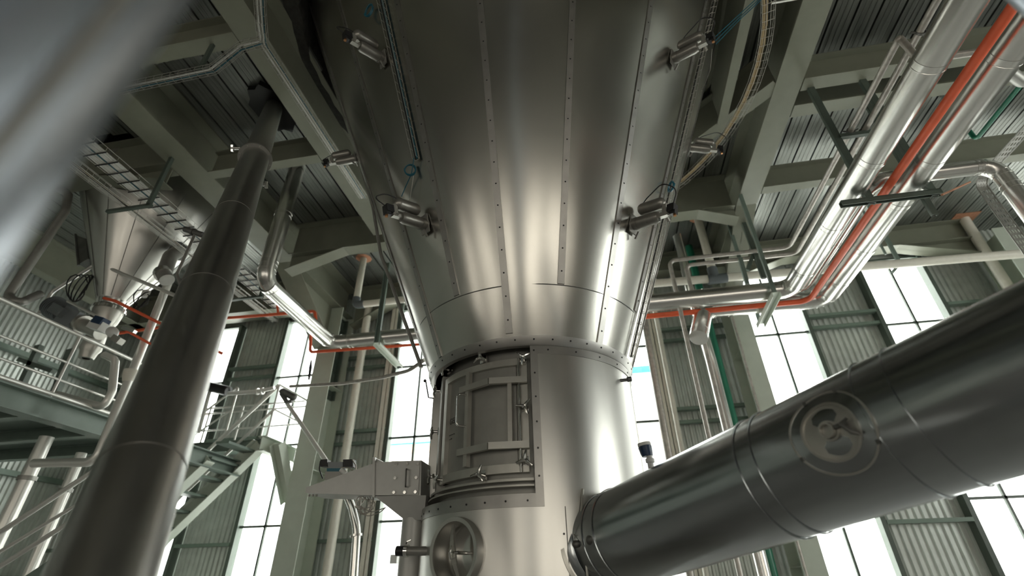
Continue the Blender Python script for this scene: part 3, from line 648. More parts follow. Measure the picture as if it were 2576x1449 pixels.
# ------------------------------------------------------------------ discharge chute left of the cylinder
YC = 3.72
ch = thing('discharge_chute', 'grey steel chute with long tapered nose and funnel left of the cylinder', 'chute', P(1000, 1310, y=YC))
dy = V((0, .30, 0))
mb = MB(); mb.prism([P(770, 1226, y=YC), P(938, 1166, y=YC), P(937, 1246, y=YC), P(768, 1240, y=YC)], dy); obj('nose', mb, M_CHUTE, ch)
mb = MB(); mb.prism([P(942, 1163, y=YC - .02), P(1060, 1158, y=YC - .02), P(1058, 1246, y=YC - .02), P(940, 1246, y=YC - .02)], V((0, .34, 0)));
mb.prism([P(937, 1150, y=YC - .035), P(943, 1150, y=YC - .035), P(942, 1250, y=YC - .035), P(936, 1250, y=YC - .035)], V((0, .37, 0))); obj('chute_box', mb, M_CHUTE, ch)
mb = MB(); mb.prism([P(985, 1160, y=YC - .03), P(1056, 1160, y=YC - .03), P(1052, 1244, y=YC - .03), P(980, 1244, y=YC - .03)], V((0, .008, 0))); cvp = obj('cover_plate', mb, M_CHUTE, ch)
for px, py in ((998, 1168), (1025, 1167), (1052, 1167), (995, 1203), (1048, 1202), (992, 1239), (1019, 1239), (1046, 1238)):
    q = P(px, py, y=YC - .03); mb = MB(); mb.cyl(q, q - V((0, .014, 0)), .012, 6); obj('bolt', mb, M_CHROME, cvp)
mb = MB(); mb.pipe([P(1023, 1180, y=YC - .03), P(1022, 1180, y=YC - .07), P(1020, 1224, y=YC - .07), P(1020, 1224, y=YC - .03)], .006, .015, 8); obj('pull_handle', mb, M_DARKST, cvp)
mb = MB(); a, b_, c_, d_ = P(942, 1248, y=YC - .02), P(1072, 1246, y=YC - .02), P(1066, 1308, y=YC + .04), P(1018, 1308, y=YC + .04); k = V((0, .34, 0)); k2 = V((0, .2, 0))
mb.add([a, b_, b_ + k, a + k, d_, c_, c_ + k2, d_ + k2], [(3, 2, 1, 0), (4, 5, 6, 7), (0, 1, 5, 4), (1, 2, 6, 5), (2, 3, 7, 6), (3, 0, 4, 7)]); obj('funnel', mb, M_CHUTE, ch)
q = P(1042, 1308, y=YC + .12); mb = MB(); mb.rev(V((q.x, q.y, FLOOR)), (0, 0, 1), [(0, .088), (q.z - FLOOR + .01, .088)], 28); obj('down_pipe', mb, M_CHUTE, ch)
mb = MB(); mb.prism([P(943, 1152, y=YC), P(965, 1163, y=YC), P(943, 1165, y=YC)], V((0, .3, 0))); obj('gusset', mb, M_CHUTE, ch)
for k in range(3): q = P(778 + 9 * k, 1245, y=YC + .02); mb = MB(); mb.cyl(q + V((0, 0, .004)), q - V((0, 0, .012)), .01, 6); obj('bolt', mb, M_DULL, ch)
# solenoid block sitting on the nose
vb = thing('solenoid_valve', 'grey solenoid valve block with black coils above the chute nose', 'valve', P(845, 1195, y=YC + .1))
y_ = YC + .1
mb = MB(); mb.prism([P(824, 1162, y=y_), P(862, 1162, y=y_), P(862, 1178, y=y_), P(826, 1178, y=y_)], (0, .06, 0)); obj('valve_body', mb, M_MOTOR, vb)
for x0, x1 in ((806, 823), (863, 888)): mb = MB(); mb.prism([P(x0, 1156, y=y_), P(x1, 1155, y=y_), P(x1, 1174, y=y_), P(x0, 1174, y=y_)], (0, .06, 0)); obj('coil', mb, M_BLACK, vb)
mb = MB(); mb.prism([P(822, 1178, y=y_), P(856, 1178, y=y_), P(856, 1186, y=y_), P(822, 1186, y=y_)], (0, .05, 0)); obj('valve_base', mb, M_BLUE, vb, 'teal valve base')
mb = MB(); mb.prism([P(818, 1186, y=y_), P(866, 1186, y=y_), P(868, 1200, y=y_), P(816, 1207, y=y_)], (0, .08, 0)); obj('mount_plate', mb, M_DULL, vb)
mb = MB(); mb.cyl(P(858, 1182, y=y_), P(870, 1192, y=y_), .02, 10); obj('white_plug', mb, M_LIGHTBOX, vb)
mb = MB(); mb.tube(fillet([P(806, 1160, y=y_), P(803, 1180, y=y_), P(812, 1204, y=y_)], .05), .005, 6); obj('lead', mb, M_BLACK, vb)
mb = MB(); mb.tube(fillet([P(886, 1156, y=y_), P(896, 1172, y=y_), P(895, 1187, y=y_), P(875, 1177, y=y_), P(858, 1176, y=y_)], .05), .005, 6); obj('lead', mb, M_GALV, vb)
q = P(918, 1268, y=YC + .1); mb = MB(); pts = []
for k in range(80): an = 2 * PI * k / 13; rr = .055 + .022 * math.sin(k * .9); pts.append(q + V((math.cos(an) * rr, .02 * math.sin(k * .31), math.sin(an) * rr)))
mb.tube(pts, .004, 5); mb.tube(fillet([P(900, 1285, y=YC + .1), P(925, 1300, y=YC + .1), P(955, 1290, y=YC + .1), P(970, 1277, y=YC + .1)], .1), .004, 5); mb.tube(fillet([P(905, 1275, y=YC + .1), P(935, 1290, y=YC + .1), P(970, 1277, y=YC + .1)], .1), .004, 5); simple('cable_coil', 'coil of thin cable hanging under the chute nose', 'cable', mb, M_GALV)
# capped stub beside the manway
st = thing('capped_stub', 'short steel stub pipe with a black cap and wing clamp left of the manway', 'pipe', P(1060, 1386, y=3.6))
mb = MB(); mb.cyl(P(1026, 1386, y=3.5), P(1078, 1386, y=3.5), .028, 16); obj('stub', mb, M_DULL, st)
mb = MB(); mb.cyl(P(998, 1386, y=3.5), P(1018, 1386, y=3.5), .031, 16); obj('end_cap', mb, M_BLACK, st)
mb = MB(); mb.cyl(P(1018, 1386, y=3.5), P(1027, 1386, y=3.5), .038, 16); mb.tube([P(1022, 1368, y=3.48), P(1024, 1362, y=3.46), P(1034, 1358, y=3.46)], .005, 6); obj('clamp', mb, M_CHROME, st)
mb = MB(); mb.box(P(980, 1418, y=7.0), P(999, 1395, y=7.0) + V((0, .08, 0))); simple('junction_box', 'small grey junction box in front of the bright window left of the manway', 'box', mb, M_LIGHTBOX)

# ------------------------------------------------------------------ pipework
def clad_pipe(label, pts, r, bend, bands=(), mt=M_CLAD, cat='pipe', seg=22, n=6, name='insulated_pipe', gr=None):
    t_ = thing(name, label, cat, pts[0], gr); mb = MB(); mb.pipe(pts, r, bend, seg, 0, n); obj('cladding', mb, mt, t_)
    for i, f in bands:                         # ring joints: (leg index, fraction along it)
        a, c_ = V(pts[i]), V(pts[i + 1]); p = a + (c_ - a) * f; d_ = (c_ - a).normalized(); q = MB(); q.rev(p - d_ * .035, d_, [(0, r - .002), (0, r + .004), (.006, r + .004), (.008, r + .0012), (.062, r + .0012), (.064, r + .004), (.07, r + .004), (.07, r - .002)], seg); obj('joint_band', q, mt, t_)
    path = fillet(pts, bend, n)                # lobster-back seams on the elbows
    return t_
def seams(t_, pts, r, bend, n, mt):
    pth = fillet(pts, bend, n)
    for i in range(1, len(pth) - 1):
        a, b1, c_ = pth[i - 1], pth[i], pth[i + 1]
        if (b1 - a).angle(c_ - b1, 0) > .04:
            d_ = ((c_ - b1).normalized() + (b1 - a).normalized()).normalized(); q = MB(); q.rev(b1 - d_ * .004, d_, [(0, r - .002), (.001, r + .0035), (.007, r + .0035), (.008, r - .002)], 20); obj('elbow_seam', q, mt, t_)
def cpipe(label, pts, r, bend, bands=(), mt=M_CLAD, n=5, gr=None):
    t_ = clad_pipe(label, pts, r, bend, bands, mt, n=n, gr=gr); seams(t_, pts, r, bend, n, mt); return t_
ZP = 3.68
# upper silver pipe: from the camera side to the elbow, then behind the cone
e1 = P(1992, 727, z=ZP); x1 = e1.x; P1 = [V((x1 - .0, -1.0, ZP)), V((x1, e1.y, ZP)), V((-.8, e1.y, ZP))]
cpipe('large silver clad pipe left of the red pipe, bending left behind the cone', P1, .135, .2, ((0, .52), (0, .66), (0, .80), (0, .93), (1, .32)))
e2 = P(2075, 752, z=ZP); P2 = [V((e2.x, -1.0, ZP)), V((e2.x, e2.y, ZP)), V((P(1775, 800, y=e2.y).x, e2.y, ZP)), P(1757, 850, y=e2.y - .3)]
cpipe('large silver clad pipe on the right of the rack, ending in a downward elbow', P2, .135, .22, ((0, .50), (0, .64), (0, .72), (0, .83), (0, .93), (1, .2), (1, .78), (2, .8)))
q = P(1752, 852, y=e2.y - .55); 
e3 = P(2025, 722, z=ZP + .12); s3 = P(2190, 455, z=ZP + .12); top3 = P(2492, 402, y=s3.y)
P3 = [V((e3.x - .5, e3.y, ZP + .12)), V((e3.x, e3.y, ZP + .12)), V((e3.x, s3.y, ZP + .12)), V((top3.x, s3.y, ZP + .12)), V((top3.x + .02, s3.y, FLOOR))]
cpipe('slim silver clad pipe above the two large ones, turning to the right edge', P3, .085, .17, ((1, .15), (1, .5), (2, .25), (2, .85), (3, .06), (3, .16)))
# red pipe on the right
zr = 3.60; er = P(2035, 757, z=zr); rx = P(2330, 330, z=zr).x
mb = MB(); mb.pipe([V((er.x, -.6, zr)), V((er.x, er.y, zr)), V((-1.5, er.y, zr))], .042, .16, 16, n=8); simple('red_pipe', 'orange-red pipe running between the silver pipes on the right and on behind the cone', 'pipe', mb, M_RED)
# left silver pipe
cL = P(748, 423, z=ZD); zl_ = P(654, 700, x=cL.x).z; L2 = P(832, 862, z=zl_)
PL = [V((cL.x, cL.y, ZD + .3)), V((cL.x, cL.y, zl_)), V((cL.x, L2.y, zl_)), V((-1.3, L2.y, zl_))]
PL[2].x = L2.x; 
cpipe('silver clad pipe coming down through the ceiling on the left and bending towards the cone', PL, .125, .2, ((0, .52), (0, .88), (1, .06), (1, .93), (2, .12)))
# left red pipes
y_ = 7.3; mb = MB()
mb.pipe([P(300, 838, y=y_), P(560, 801, y=y_), P(792, 783, y=y_), P(797, 835, y=y_), P(782, 838, y=y_ + .5), P(780, 886, y=y_ + .5), P(1060, 866, y=y_ + .5), P(1200, 858, y=y_ + .5)], .03, .08, 12); simple('red_pipe', 'orange-red pipe making a square loop beside the left column', 'pipe', mb, M_RED)
mb = MB(); mb.tube([P(700, 790, y=y_), P(697, 765, y=y_), P(694, 740, y=y_)], .022, 8); simple('red_branch', 'short red branch rising from the left red pipe', 'pipe', mb, M_RED)
mb = MB(); mb.pipe([P(262, 750, y=4.75), P(290, 757, y=4.75), P(420, 822, y=5.1), P(560, 890, y=5.6)], .021, .1, 10); simple('red_pipe', 'red pipe slanting past the small cone down behind the long dark tube', 'pipe', mb, M_RED)
mb = MB(); mb.pipe([P(318, 832, y=4.9), P(420, 888, y=5.2), P(470, 915, y=5.4)], .017, .1, 10); simple('red_pipe', 'lower thin red pipe right of the motor drive', 'pipe', mb, M_RED)
# white plastic drains
def pvc(label, a, b_, elbow=None, r=.055, extra=None):
    pass
cR = P(1755, 548, z=ZD); zt = P(1795, 690, y=cR.y).z; yR = cR.y
t_ = thing('drain_pipe', 'cream plastic drain pipe under the ceiling right of the cone, with dark grey tee', 'pipe', (cR.x, yR, zt))
mb = MB(); mb.cyl((cR.x, yR, ZD), (cR.x, yR, zt), .075, 18); obj('vertical_run', mb, M_PVC, t_)
zr2 = P(2560, 640, y=yR).z; zl2 = P(1650, 712, y=yR).z
mb = MB(); mb.cyl((P(1630, 712, y=yR).x, yR, zl2), (P(2600, 636, y=yR).x, yR, zr2), .075, 18); obj('horizontal_run', mb, M_PVC, t_)
zt2 = P(1805, 702, y=yR).z
mb = MB(); mb.cyl((P(1780, 702, y=yR).x, yR, zt2), (P(1828, 698, y=yR).x, yR, zt2 + .01), .09, 20); mb.cyl((cR.x, yR, zt2), (cR.x, yR, zt2 + .24), .09, 20); obj('tee_fitting', mb, M_PVCG, t_, 'dark grey plastic tee')
mb = MB(); mb.rev((cR.x, yR, ZD - .01), (0, 0, 1), [(0, .07), (0, .15), (.02, .17), (.03, .0)], 12); obj('sealant', mb, M_RUST, t_)
cF = P(2425, 550, z=ZD)
t_ = thing('drain_pipe', 'cream plastic drain pipe dropping from the ceiling at the far right', 'pipe', (cF.x, cF.y, 2.0)); mb = MB(); mb.cyl((cF.x, cF.y, ZD), (cF.x, cF.y, 2.0), .085, 18); obj('vertical_run', mb, M_PVC, t_)
mb = MB(); mb.box((cF.x - .25, cF.y - .2, ZD - .012), (cF.x + .2, cF.y + .16, ZD - .002)); obj('sealant', mb, M_RUST, t_)
cM = P(915, 650, z=ZD); zt = P(890, 768, y=cM.y).z
t_ = thing('drain_pipe', 'cream plastic drain pipe under the ceiling left of the cone, with grey elbow', 'pipe', (cM.x, cM.y, zt)); mb = MB(); mb.cyl((cM.x, cM.y, ZD), (cM.x, cM.y, zt + .1), .07, 18); obj('vertical_run', mb, M_PVC, t_)
mb = MB(); mb.cyl((cM.x + .1, cM.y, zt), (-1.4, cM.y, zt + .03), .07, 18); obj('horizontal_run', mb, M_PVC, t_)
mb = MB(); mb.pipe([(cM.x, cM.y, zt + .17), (cM.x, cM.y, zt), (cM.x + .19, cM.y, zt)], .082, .1, 18); obj('elbow_fitting', mb, M_PVCG, t_, 'dark grey plastic elbow')
mb = MB(); mb.rev((cM.x, cM.y, ZD - .01), (0, 0, 1), [(0, .07), (0, .16), (.02, .19), (.03, 0)], 9); obj('sealant', mb, M_RUST, t_)
def vertical(name, label, px, py, y, z0, z1, r, mt, cat='pipe', seg=14):
    p = P(px, py, y=y); mb = MB(); mb.cyl((p.x, y, z0), (p.x, y, z1), r, seg); return simple(name, label, cat, mb, mt)
vertical('wall_pipe', 'cream vertical pipe in front of the corrugated panel right of the left column', 868, 1150, 9.15, FLOOR, 5.6, .085, M_PVC)
vertical('green_pipe', 'dark green vertical pipe beside the right column', 1868, 1150, 8.62, FLOOR, 5.9, .075, M_GREEN)
vertical('thin_wall_pipe', 'thin pale conduit running down the face of the right column', 1915, 1050, 8.66, FLOOR, 4.6, .022, M_GALV)
vertical('wall_pipe', 'pale grey vertical pipe in front of the bright window right of the cylinder', 1658, 1010, 8.3, FLOOR, 4.2, .06, M_GALV)
vertical('wall_pipe', 'cream vertical pipe at the right end of the window behind the cylinder', 1692, 1010, 9.3, FLOOR, 5.6, .05, M_PVC)
mb = MB(); p = P(1745, 760, y=8.2); mb.pipe([(p.x, 8.2, 5.9), (p.x, 8.2, 4.6), (p.x + .05, 8.2, 3.2), (p.x + .05, 8.2, FLOOR)], .09, .2, 16); 
simple('dark_pipe', 'dull vertical pipe behind the elbow of the right silver pipe', 'pipe', mb, M_CLAD)
# thin twin pipes
zt_ = 4.52; g1 = P(1990, 640, z=zt_); g1b = P(2155, 335, z=zt_)
gx = P(2090, 450, z=zt_).x
def twin(label, ex, ey, xleft, top):
    mb = MB(); el = P(ex, ey, z=zt_); d_x = P(*xleft, y=el.y).x
    pts = [V((el.x, el.y, zt_)), V((d_x, el.y, zt_)), V((d_x, el.y, FLOOR))]
    pts = top(el.x) + pts; mb.pipe(pts, .034, .11, 12); return simple('twin_pipe', label, 'pipe', mb, M_GALV)
def xl(x): return (x, 665)
yk = P(2262, 100, z=zt_).y
twin('left one of two thin galvanised pipes, with a hook bend at the top', 1986, 622, (1683, 655), lambda x: [P(2480, 128, y=yk), P(2312, 152, y=yk), V((x + .04, yk, zt_)), V((x, yk + .25, zt_))][:2] + [V((P(2312, 152, y=yk).x - .02, yk, zt_ + .02)), V((x, yk, zt_))])
twin('right one of two thin galvanised pipes, running on past the hook bend', 2004, 637, (1724, 667), lambda x: [V((x, .6, zt_)), V((x, 4.0, zt_))])
# green pipe at far right
q = P(2455, 352, z=5.25); mb = MB(); mb.pipe([(q.x, 1.5, 5.25), (q.x, q.y, 5.25), (q.x, q.y, 5.5), (q.x, q.y, ZD)], .03, .08, 10); simple('green_pipe', 'dark green pipe under the ceiling at the upper right', 'pipe', mb, M_GREEN)
q = P(2530, 175, z=4.6); mb = MB(); mb.pipe([P(2500, 165, z=4.3), P(2530, 175, z=4.45), P(2570, 205, z=4.45), P(2680, 205, z=4.45)], .06, .12, 14); simple('bent_pipe', 'dull bent pipe crossing behind the right silver pipe at the right edge', 'pipe', mb, M_DULL)

# ------------------------------------------------------------------ pipe hangers on the right
def P_(px, py, y): return P(px, py, y=y)
yh = 4.6; hg = thing('pipe_hanger', 'dark green hanging frame carrying the silver pipes under the right cross beam', 'hanger', P_(2200, 510, yh)); zb_ = P_(2240, 505, yh).z
for xa, nm in ((P_(2115, 360, yh).x, 0), (P_(2268, 355, yh).x, 0)):
    mb = MB(); mb.channel((xa, yh, zb_), (xa, yh, 5.41), .075, .045, .008, V((0, 1, 0))); obj('hanger_leg', mb, M_FRAME, hg)
mb = MB(); a = P_(2117, 518, yh).x; c_ = P_(2372, 493, yh).x; mb.channel((a, yh, zb_ + .06), (c_, yh, zb_ + .06), .06, .06, .009, V((0, 0, -1))); obj('hanger_crossbar', mb, M_FRAME, hg)
mb = MB(); z = P_(2155, 342, yh).z; mb.channel((P_(2110, 342, yh).x, yh, z), (P_(2205, 335, yh).x, yh, z), .05, .05, .008); obj('hanger_crossbar', mb, M_FRAME, hg)
mb = MB(); xq = P_(2372, 400, yh).x; mb.channel((xq - .1, yh + .35, zb_), (xq - .1, yh + .35, 5.41), .06, .04, .008, V((0, 1, 0))); obj('hanger_leg', mb, M_FRAME, hg)
mb = MB(); mb.tube([P_(2370, 490, yh), P(2440, 458, y=5.4)], .012, 6); obj('tie_rod', mb, M_RUST, hg)
for px, py in ((2140, 330), (2170, 333), (2317, 80)):
    q = P(px, py, z=zt_); mb = MB(); mb.rev(q - V((0, .012, 0)), (0, 1, 0), [(0, .036), (0, .048), (.024, .048), (.024, .036)], 16)
    for s_ in (-1, 1): mb.bar(q + V((s_ * .045, 0, 0)), q + V((s_ * .085, 0, .015)), .02, .008)
    simple('pipe_clamp', {2140: 'dark split clamp on the left thin pipe above the hanger frame', 2170: 'dark split clamp on the right thin pipe above the hanger frame', 2317: 'dark split clamp on the thin pipe near the top right'}[px], 'clamp', mb, M_DARKST, 'pipe clamps on the thin pipes')
# hanger with long shelf angle below the two elbows
y1_ = e1.y - .2; y2_ = e2.y + .35
hg = thing('pipe_bracket', 'grey-green channel bracket hanging below the silver pipe elbows on the right', 'hanger', P(1955, 735, z=3.5))
mb = MB(); q0 = P(1952, 735, z=3.5); q1 = P(1912, 815, z=3.5); mb.channel(q0, q1, .12, .07, .01, V((0, 0, -1))); obj('shelf_angle', mb, M_COLUMN, hg)
mb = MB(); mb.bar((q0.x, q0.y + .05, 3.5), (q0.x, q0.y + .05, 5.39), .05, .05, V((0, 1, 0))); obj('hanger_leg', mb, M_PLAT, hg)
mb = MB(); mb.bar((q0.x, q1.y - .1, 3.5), (q0.x, q1.y - .1, 5.6), .05, .05, V((0, 1, 0))); obj('hanger_leg', mb, M_PLAT, hg)
mb = MB(); mb.bar(P(1870, 560, z=5.3), P(1922, 700, y=7.0), .07, .05, V((0, 1, 0))); simple('flat_hanger', 'slanting flat steel hanger in front of the right column head', 'hanger', mb, M_FRAME)
y_ = 8.08; hg = thing('pipe_hanger', 'small dark hanger holding the cream drain pipe at the upper right', 'hanger', P_(2265, 665, y_))
q = P_(2262, 660, y_); mb = MB(); mb.bar(q, (q.x, y_, 5.9), .06, .04, V((0, 1, 0))); mb.bar((q.x, y_, 5.9), (q.x, y_, ZD), .06, .04, V((0, 1, 0))); obj('hanger_leg', mb, M_PLAT, hg)
q = P_(2228, 640, y_); mb = MB(); mb.bar(q, (q.x, y_, ZD), .03, .03, V((0, 1, 0))); obj('hanger_leg', mb, M_PLAT, hg)
mb = MB(); mb.bar(P_(2265, 662, y_), P_(2245, 685, y_), .05, .05); obj('hook', mb, M_PLAT, hg)
mb = MB(); mb.bar(P_(1880, 680, 7.12), P_(1900, 628, 7.12), .06, .05, V((0, 1, 0))); mb.bar(P_(1862, 650, 7.12), P_(1880, 715, 7.12), .06, .05, V((0, 1, 0))); simple('pipe_bracket', 'pale bracket clamping the thin pipe pair above the cream drain', 'hanger', mb, M_PLAT)
# hanger left of the cone
y_ = L2.y; zb2 = zl_ - .16; xa = P_(948, 880, y_ - .1).x
hg = thing('pipe_hanger', 'grey-green channel hanger holding the left silver pipe beside the cone', 'hanger', (xa, y_, zb2))
mb = MB(); mb.channel((xa, y_ - .12, zb2), (xa, y_ - .12, 5.4), .09, .05, .01, V((0, -1, 0))); obj('hanger_leg', mb, M_PLAT, hg)
mb = MB(); mb.channel((xa, y_ + .75, zb2), (xa, y_ + .75, 5.4), .09, .05, .01, V((0, -1, 0))); obj('hanger_leg', mb, M_PLAT, hg)
mb = MB(); mb.channel((xa + .0, y_ - .15, zb2), (xa, y_ + .95, zb2), .13, .05, .012, V((0, 0, -1))); obj('shelf_angle', mb, M_COLUMN, hg)
# curved steel conduit below the chute
mb = MB(); y_ = 4.3; mb.pipe([P_(868, 1235, y_), P_(885, 1275, y_), P_(898, 1330, y_), P_(890, 1449, y_), V((P_(890, 1449, y_).x, y_, FLOOR))], .034, .35, 14); mb.cyl(P_(896, 1344, y_), P_(896, 1350, y_), .05, 14); simple('steel_conduit', 'bright bent steel conduit running down below the chute nose', 'pipe', mb, M_CHROME)

# ------------------------------------------------------------------ cable baskets
def basket(label, pts, wd=.2, ht=.06, cables=(), bend=.3, nl=5, step=.1, wire=.0028, name='cable_basket', upv=V((0, 0, 1))):
    pth = fillet(pts, bend, 6); t_ = thing(name, label, 'cable tray', pth[0]); mb = MB(); rails = [(-wd / 2, ht), (wd / 2, ht)] + [(-wd / 2 + wd * k / (nl - 1), 0) for k in range(nl)]
    R = []
    for i in range(len(pth)):
        d_ = (pth[min(i + 1, len(pth) - 1)] - pth[max(i - 1, 0)]).normalized(); _, r, u = frame_of(d_, upv); R.append((pth[i], r, u))
    for a, h in rails: mb.tube([p + r * a + u * h for p, r, u in R], wire, 5)
    L = 0; nxt = 0
    for (p, r, u), (p2, r2, u2) in zip(R[:-1], R[1:]):
        sl2 = (p2 - p).length
        while nxt <= L + sl2:
            f = (nxt - L) / sl2; q = p.lerp(p2, f); rr = r.lerp(r2, f); uu = u.lerp(u2, f); mb.tube([q + rr * (-wd / 2) + uu * ht, q + rr * (-wd / 2), q + rr * (wd / 2), q + rr * (wd / 2) + uu * ht], wire, 4); nxt += step
        L += sl2
    obj('wire_basket', mb, M_BAR, t_)
    for nm, a, h, rad, mt in cables:
        mb = MB(); k = random.random() * 9; mb.tube([p + r * (a + .004 * math.sin(k + i * 1.7)) + u * (h + .003 * math.cos(k + i * 2.3)) for i, (p, r, u) in enumerate(R)], rad, 7); obj(nm, mb, mt, t_)
    return t_
def dense(pts, n=24):
    out = []
    for a, b_ in zip(pts[:-1], pts[1:]): out += [V(a).lerp(V(b_), k / n) for k in range(n)]
    return out + [V(pts[-1])]
zT1 = 4.75; q0 = P(232, 345, z=zT1); q1 = P(700, 790, z=zT1); xT = (q0.x + q1.x) / 2
white = [('white_cable', -.13 + .026 * k, .014, .012, M_WHITE) for k in range(11)]; white[5] = ('blue_cable', 0, .02, .012, M_BLUE)
bask = basket('broad cable basket packed with white cables and one blue, left of the broad roof beam', [V((xT, .8, zT1)), V((xT, 7.6, zT1))], .32, .07, white, nl=6, step=.17, wire=.0035)
rt_ = MB(); y = .8
while y < 7.6: rt_.box((xT - .17, y, zT1 - .012), (xT + .17, y + .014, zT1 - .002)); y += .17
obj('tray_rungs', rt_, M_BLACK, bask)
basket('narrow wire basket with a tan cable running below the packed one', [V((xT - .33, .8, zT1 - .1)), V((xT - .33, 7.6, zT1 - .1))], .16, .07, [('tan_cable', .02, .012, .009, M_YEL), ('tan_cable', -.01, .014, .006, M_YEL)], step=.17)
basket('empty wire basket between the packed one and the one with the tan cable', [V((xT - .16, .8, zT1 - .22)), V((xT - .16, 7.6, zT1 - .22))], .12, .06, [('black_cable', .0, .012, .006, M_BLACK)], step=.17)
for y in (4.1, 6.6):
    mb = MB(); mb.bar((xT - .45, y, zT1 - .26), (xT + .25, y, zT1 - .26), .05, .04); mb.bar((xT + .2, y, zT1 - .26), (xT + .2, y, 5.45 if y < 5 else 6.1), .05, .05, V((0, 1, 0))); simple('tray_support', 'dark bracket holding the cable baskets, %s' % ('nearer the camera' if y < 5 else 'beyond the long dark tube'), 'hanger', mb, M_FRAME, 'cable basket brackets')
zt3 = 5.05; A_ = [P(648, -60, z=zt3), P(655, 60, z=zt3), P(660, 112, z=zt3), P(900, 462, z=zt3)]; A_[3].x = A_[2].x + .0; A_[3].y = 5.1
basket('wire basket with white cables following the left side of the cone', dense(A_, 3), .10, .06, [('white_cable', -.02, .012, .010, M_WHITE), ('white_cable', .015, .012, .009, M_WHITE), ('blue_cable', .03, .014, .005, M_BLUE)], bend=.2, step=.1)
basket('branch wire basket crossing between the two left roof beams', [P(656, 108, z=zt3 - .03), P(605, 122, z=zt3 - .03), P(535, 178, z=zt3 - .1), P(345, 218, z=zt3 - .15), P(200, 250, z=zt3 - .15)], .10, .055, [('white_cable', -.02, .012, .010, M_WHITE), ('blue_cable', .02, .012, .007, M_BLUE)], bend=.12)
for px, py, px2, py2 in ((535, 113, 500, 178),): mb = MB(); mb.bar(P(px, py, z=5.4), P(px2, py2, z=4.98), .05, .03, V((0, 1, 0))); simple('tray_support', 'short dark drop bracket of the branch basket', 'hanger', mb, M_FRAME)
arc_pts = [V((AX.x + 2.9 * math.sin(a), AX.y - 2.9 * math.cos(a), 5.2)) for a in [math.radians(60 + 5 * k) for k in range(17)]]; arc_pts[0:0] = [V((arc_pts[0].x - .02, 1.2, 5.2))]
basket('curved wire basket with a thick tan cable bending round the right side of the cone', arc_pts, .13, .055, [('tan_cable', -.045, .02, .016, M_YEL), ('tan_cable', -.015, .018, .011, M_YEL)], bend=.2, step=.1, nl=4)
mb = MB(); mb.bar(P(1940, 8, z=5.2), P(2010, -4, z=5.4), .02, .015); simple('tray_support', 'thin pale strut at the top of the curved basket', 'hanger', mb, M_BAR)
# perforated tray at the right edge
q = P(2462, 458, z=4.9); T0 = [V((q.x, 2.5, 4.9)), V((q.x, q.y, 4.9)), V((q.x + .04, q.y, 1.5))]
t_ = thing('perforated_tray', 'perforated steel cable tray dropping down at the right edge', 'cable tray', T0[1]); pth = fillet(T0, .14, 6); mb = MB()
for a in (-.07, .07): mb.tube([p + V((a, 0, 0)) for p in pth], .012, 6)
L_ = 0
for p, p2 in zip(pth[:-1], pth[1:]):
    k = max(1, int((p2 - p).length / .045))
    for i in range(k):
        if i % 2 == 0: mb.bar(p.lerp(p2, i / k) + V((-.07, 0, 0)), p.lerp(p2, i / k) + V((.07, 0, 0)), .04, .004, (p2 - p).cross(V((1, 0, 0))))
for a in (-.035, 0, .035): 
    for p, p2 in zip(pth[:-1], pth[1:]): mb.bar(p + V((a, 0, 0)), p2 + V((a, 0, 0)), .018, .003, V((0, 1, .9)))
obj('tray_body', mb, M_DULL, t_)

# ------------------------------------------------------------------ long dark tube, slanting up through the ceiling
ux, uy = -math.sin(math.radians(46.2)), math.cos(math.radians(46.2))
def tp(px, py, h):
    d = ray(px, py); k = h / math.hypot(d.x, d.y); return d * k
tb = P(330, 1300, y=1.45); 
T_bot = V((ux * 1.79, uy * 1.79, .172)); T_top = V((ux * 5.84, uy * 5.84, ZD)); td = (T_top - T_bot).normalized(); T0_ = T_bot - td * 1.5; T1_ = T_bot + td * 8.2
RT_ = .116
tu = thing('transfer_tube', 'long dark steel tube slanting up from the lower left through the ceiling', 'tube', T0_)
mb = MB(); mb.cyl(T0_, T1_, RT_, 72); obj('tube_shell', mb, M_TUBE, tu)
def tring(px, py, wd, h, nm, mt):
    n = ray(px, py).normalized(); w_ = T_bot; a = n.dot(td); s = (a * n.dot(w_) - td.dot(w_)) / (1 - a * a); p = T_bot + td * s; q = MB(); q.rev(p, td, [(-wd / 2, RT_), (-wd / 2, RT_ + h), (wd / 2, RT_ + h), (wd / 2, RT_)], 56); obj(nm, q, mt, tu); return p
for px, py in ((505, 735), (330, 1180), (585, 545)): tring(px, py, .012, .002, 'weld_ring', M_TUBE)
fp = tring(627, 392, .05, .03, 'clamp_flange', M_DULL); flg = tu.children[-1] if tu.children else tu; flg = [o for o in tu.children if o.name.startswith('clamp_flange')][0]
for k in range(8): a = 2 * PI * k / 8; _, r, u = frame_of(td); q = fp + (r * math.cos(a) + u * math.sin(a)) * (RT_ + .017); mb = MB(); mb.cyl(q - td * .035, q + td * .035, .007, 6); obj('flange_bolt', mb, M_BAR, flg)
for px, py, s_ in ((590, 373, -1), (664, 465, 1)):
    p = tp(px, py, math.hypot(fp.x, fp.y) * (1.0 if s_ < 0 else .93)); mb = MB(); mb.cyl(p - RT * s_ * .06, p + RT * s_ * .03, .014, 10); mb.bar(p - UP * .03 + RT * s_ * .02, p + UP * .03 + RT * s_ * .02, .02, .02); simple('sample_valve', 'small steel valve on the %s side of the long dark tube near its flange' % ('left' if s_ < 0 else 'right'), 'valve', mb, M_CHROME)
q = V((ux * 5.84, uy * 5.84, ZD - .06)); mb = MB(); n = 18
for k in range(n):
    a = 2 * PI * k / n; 
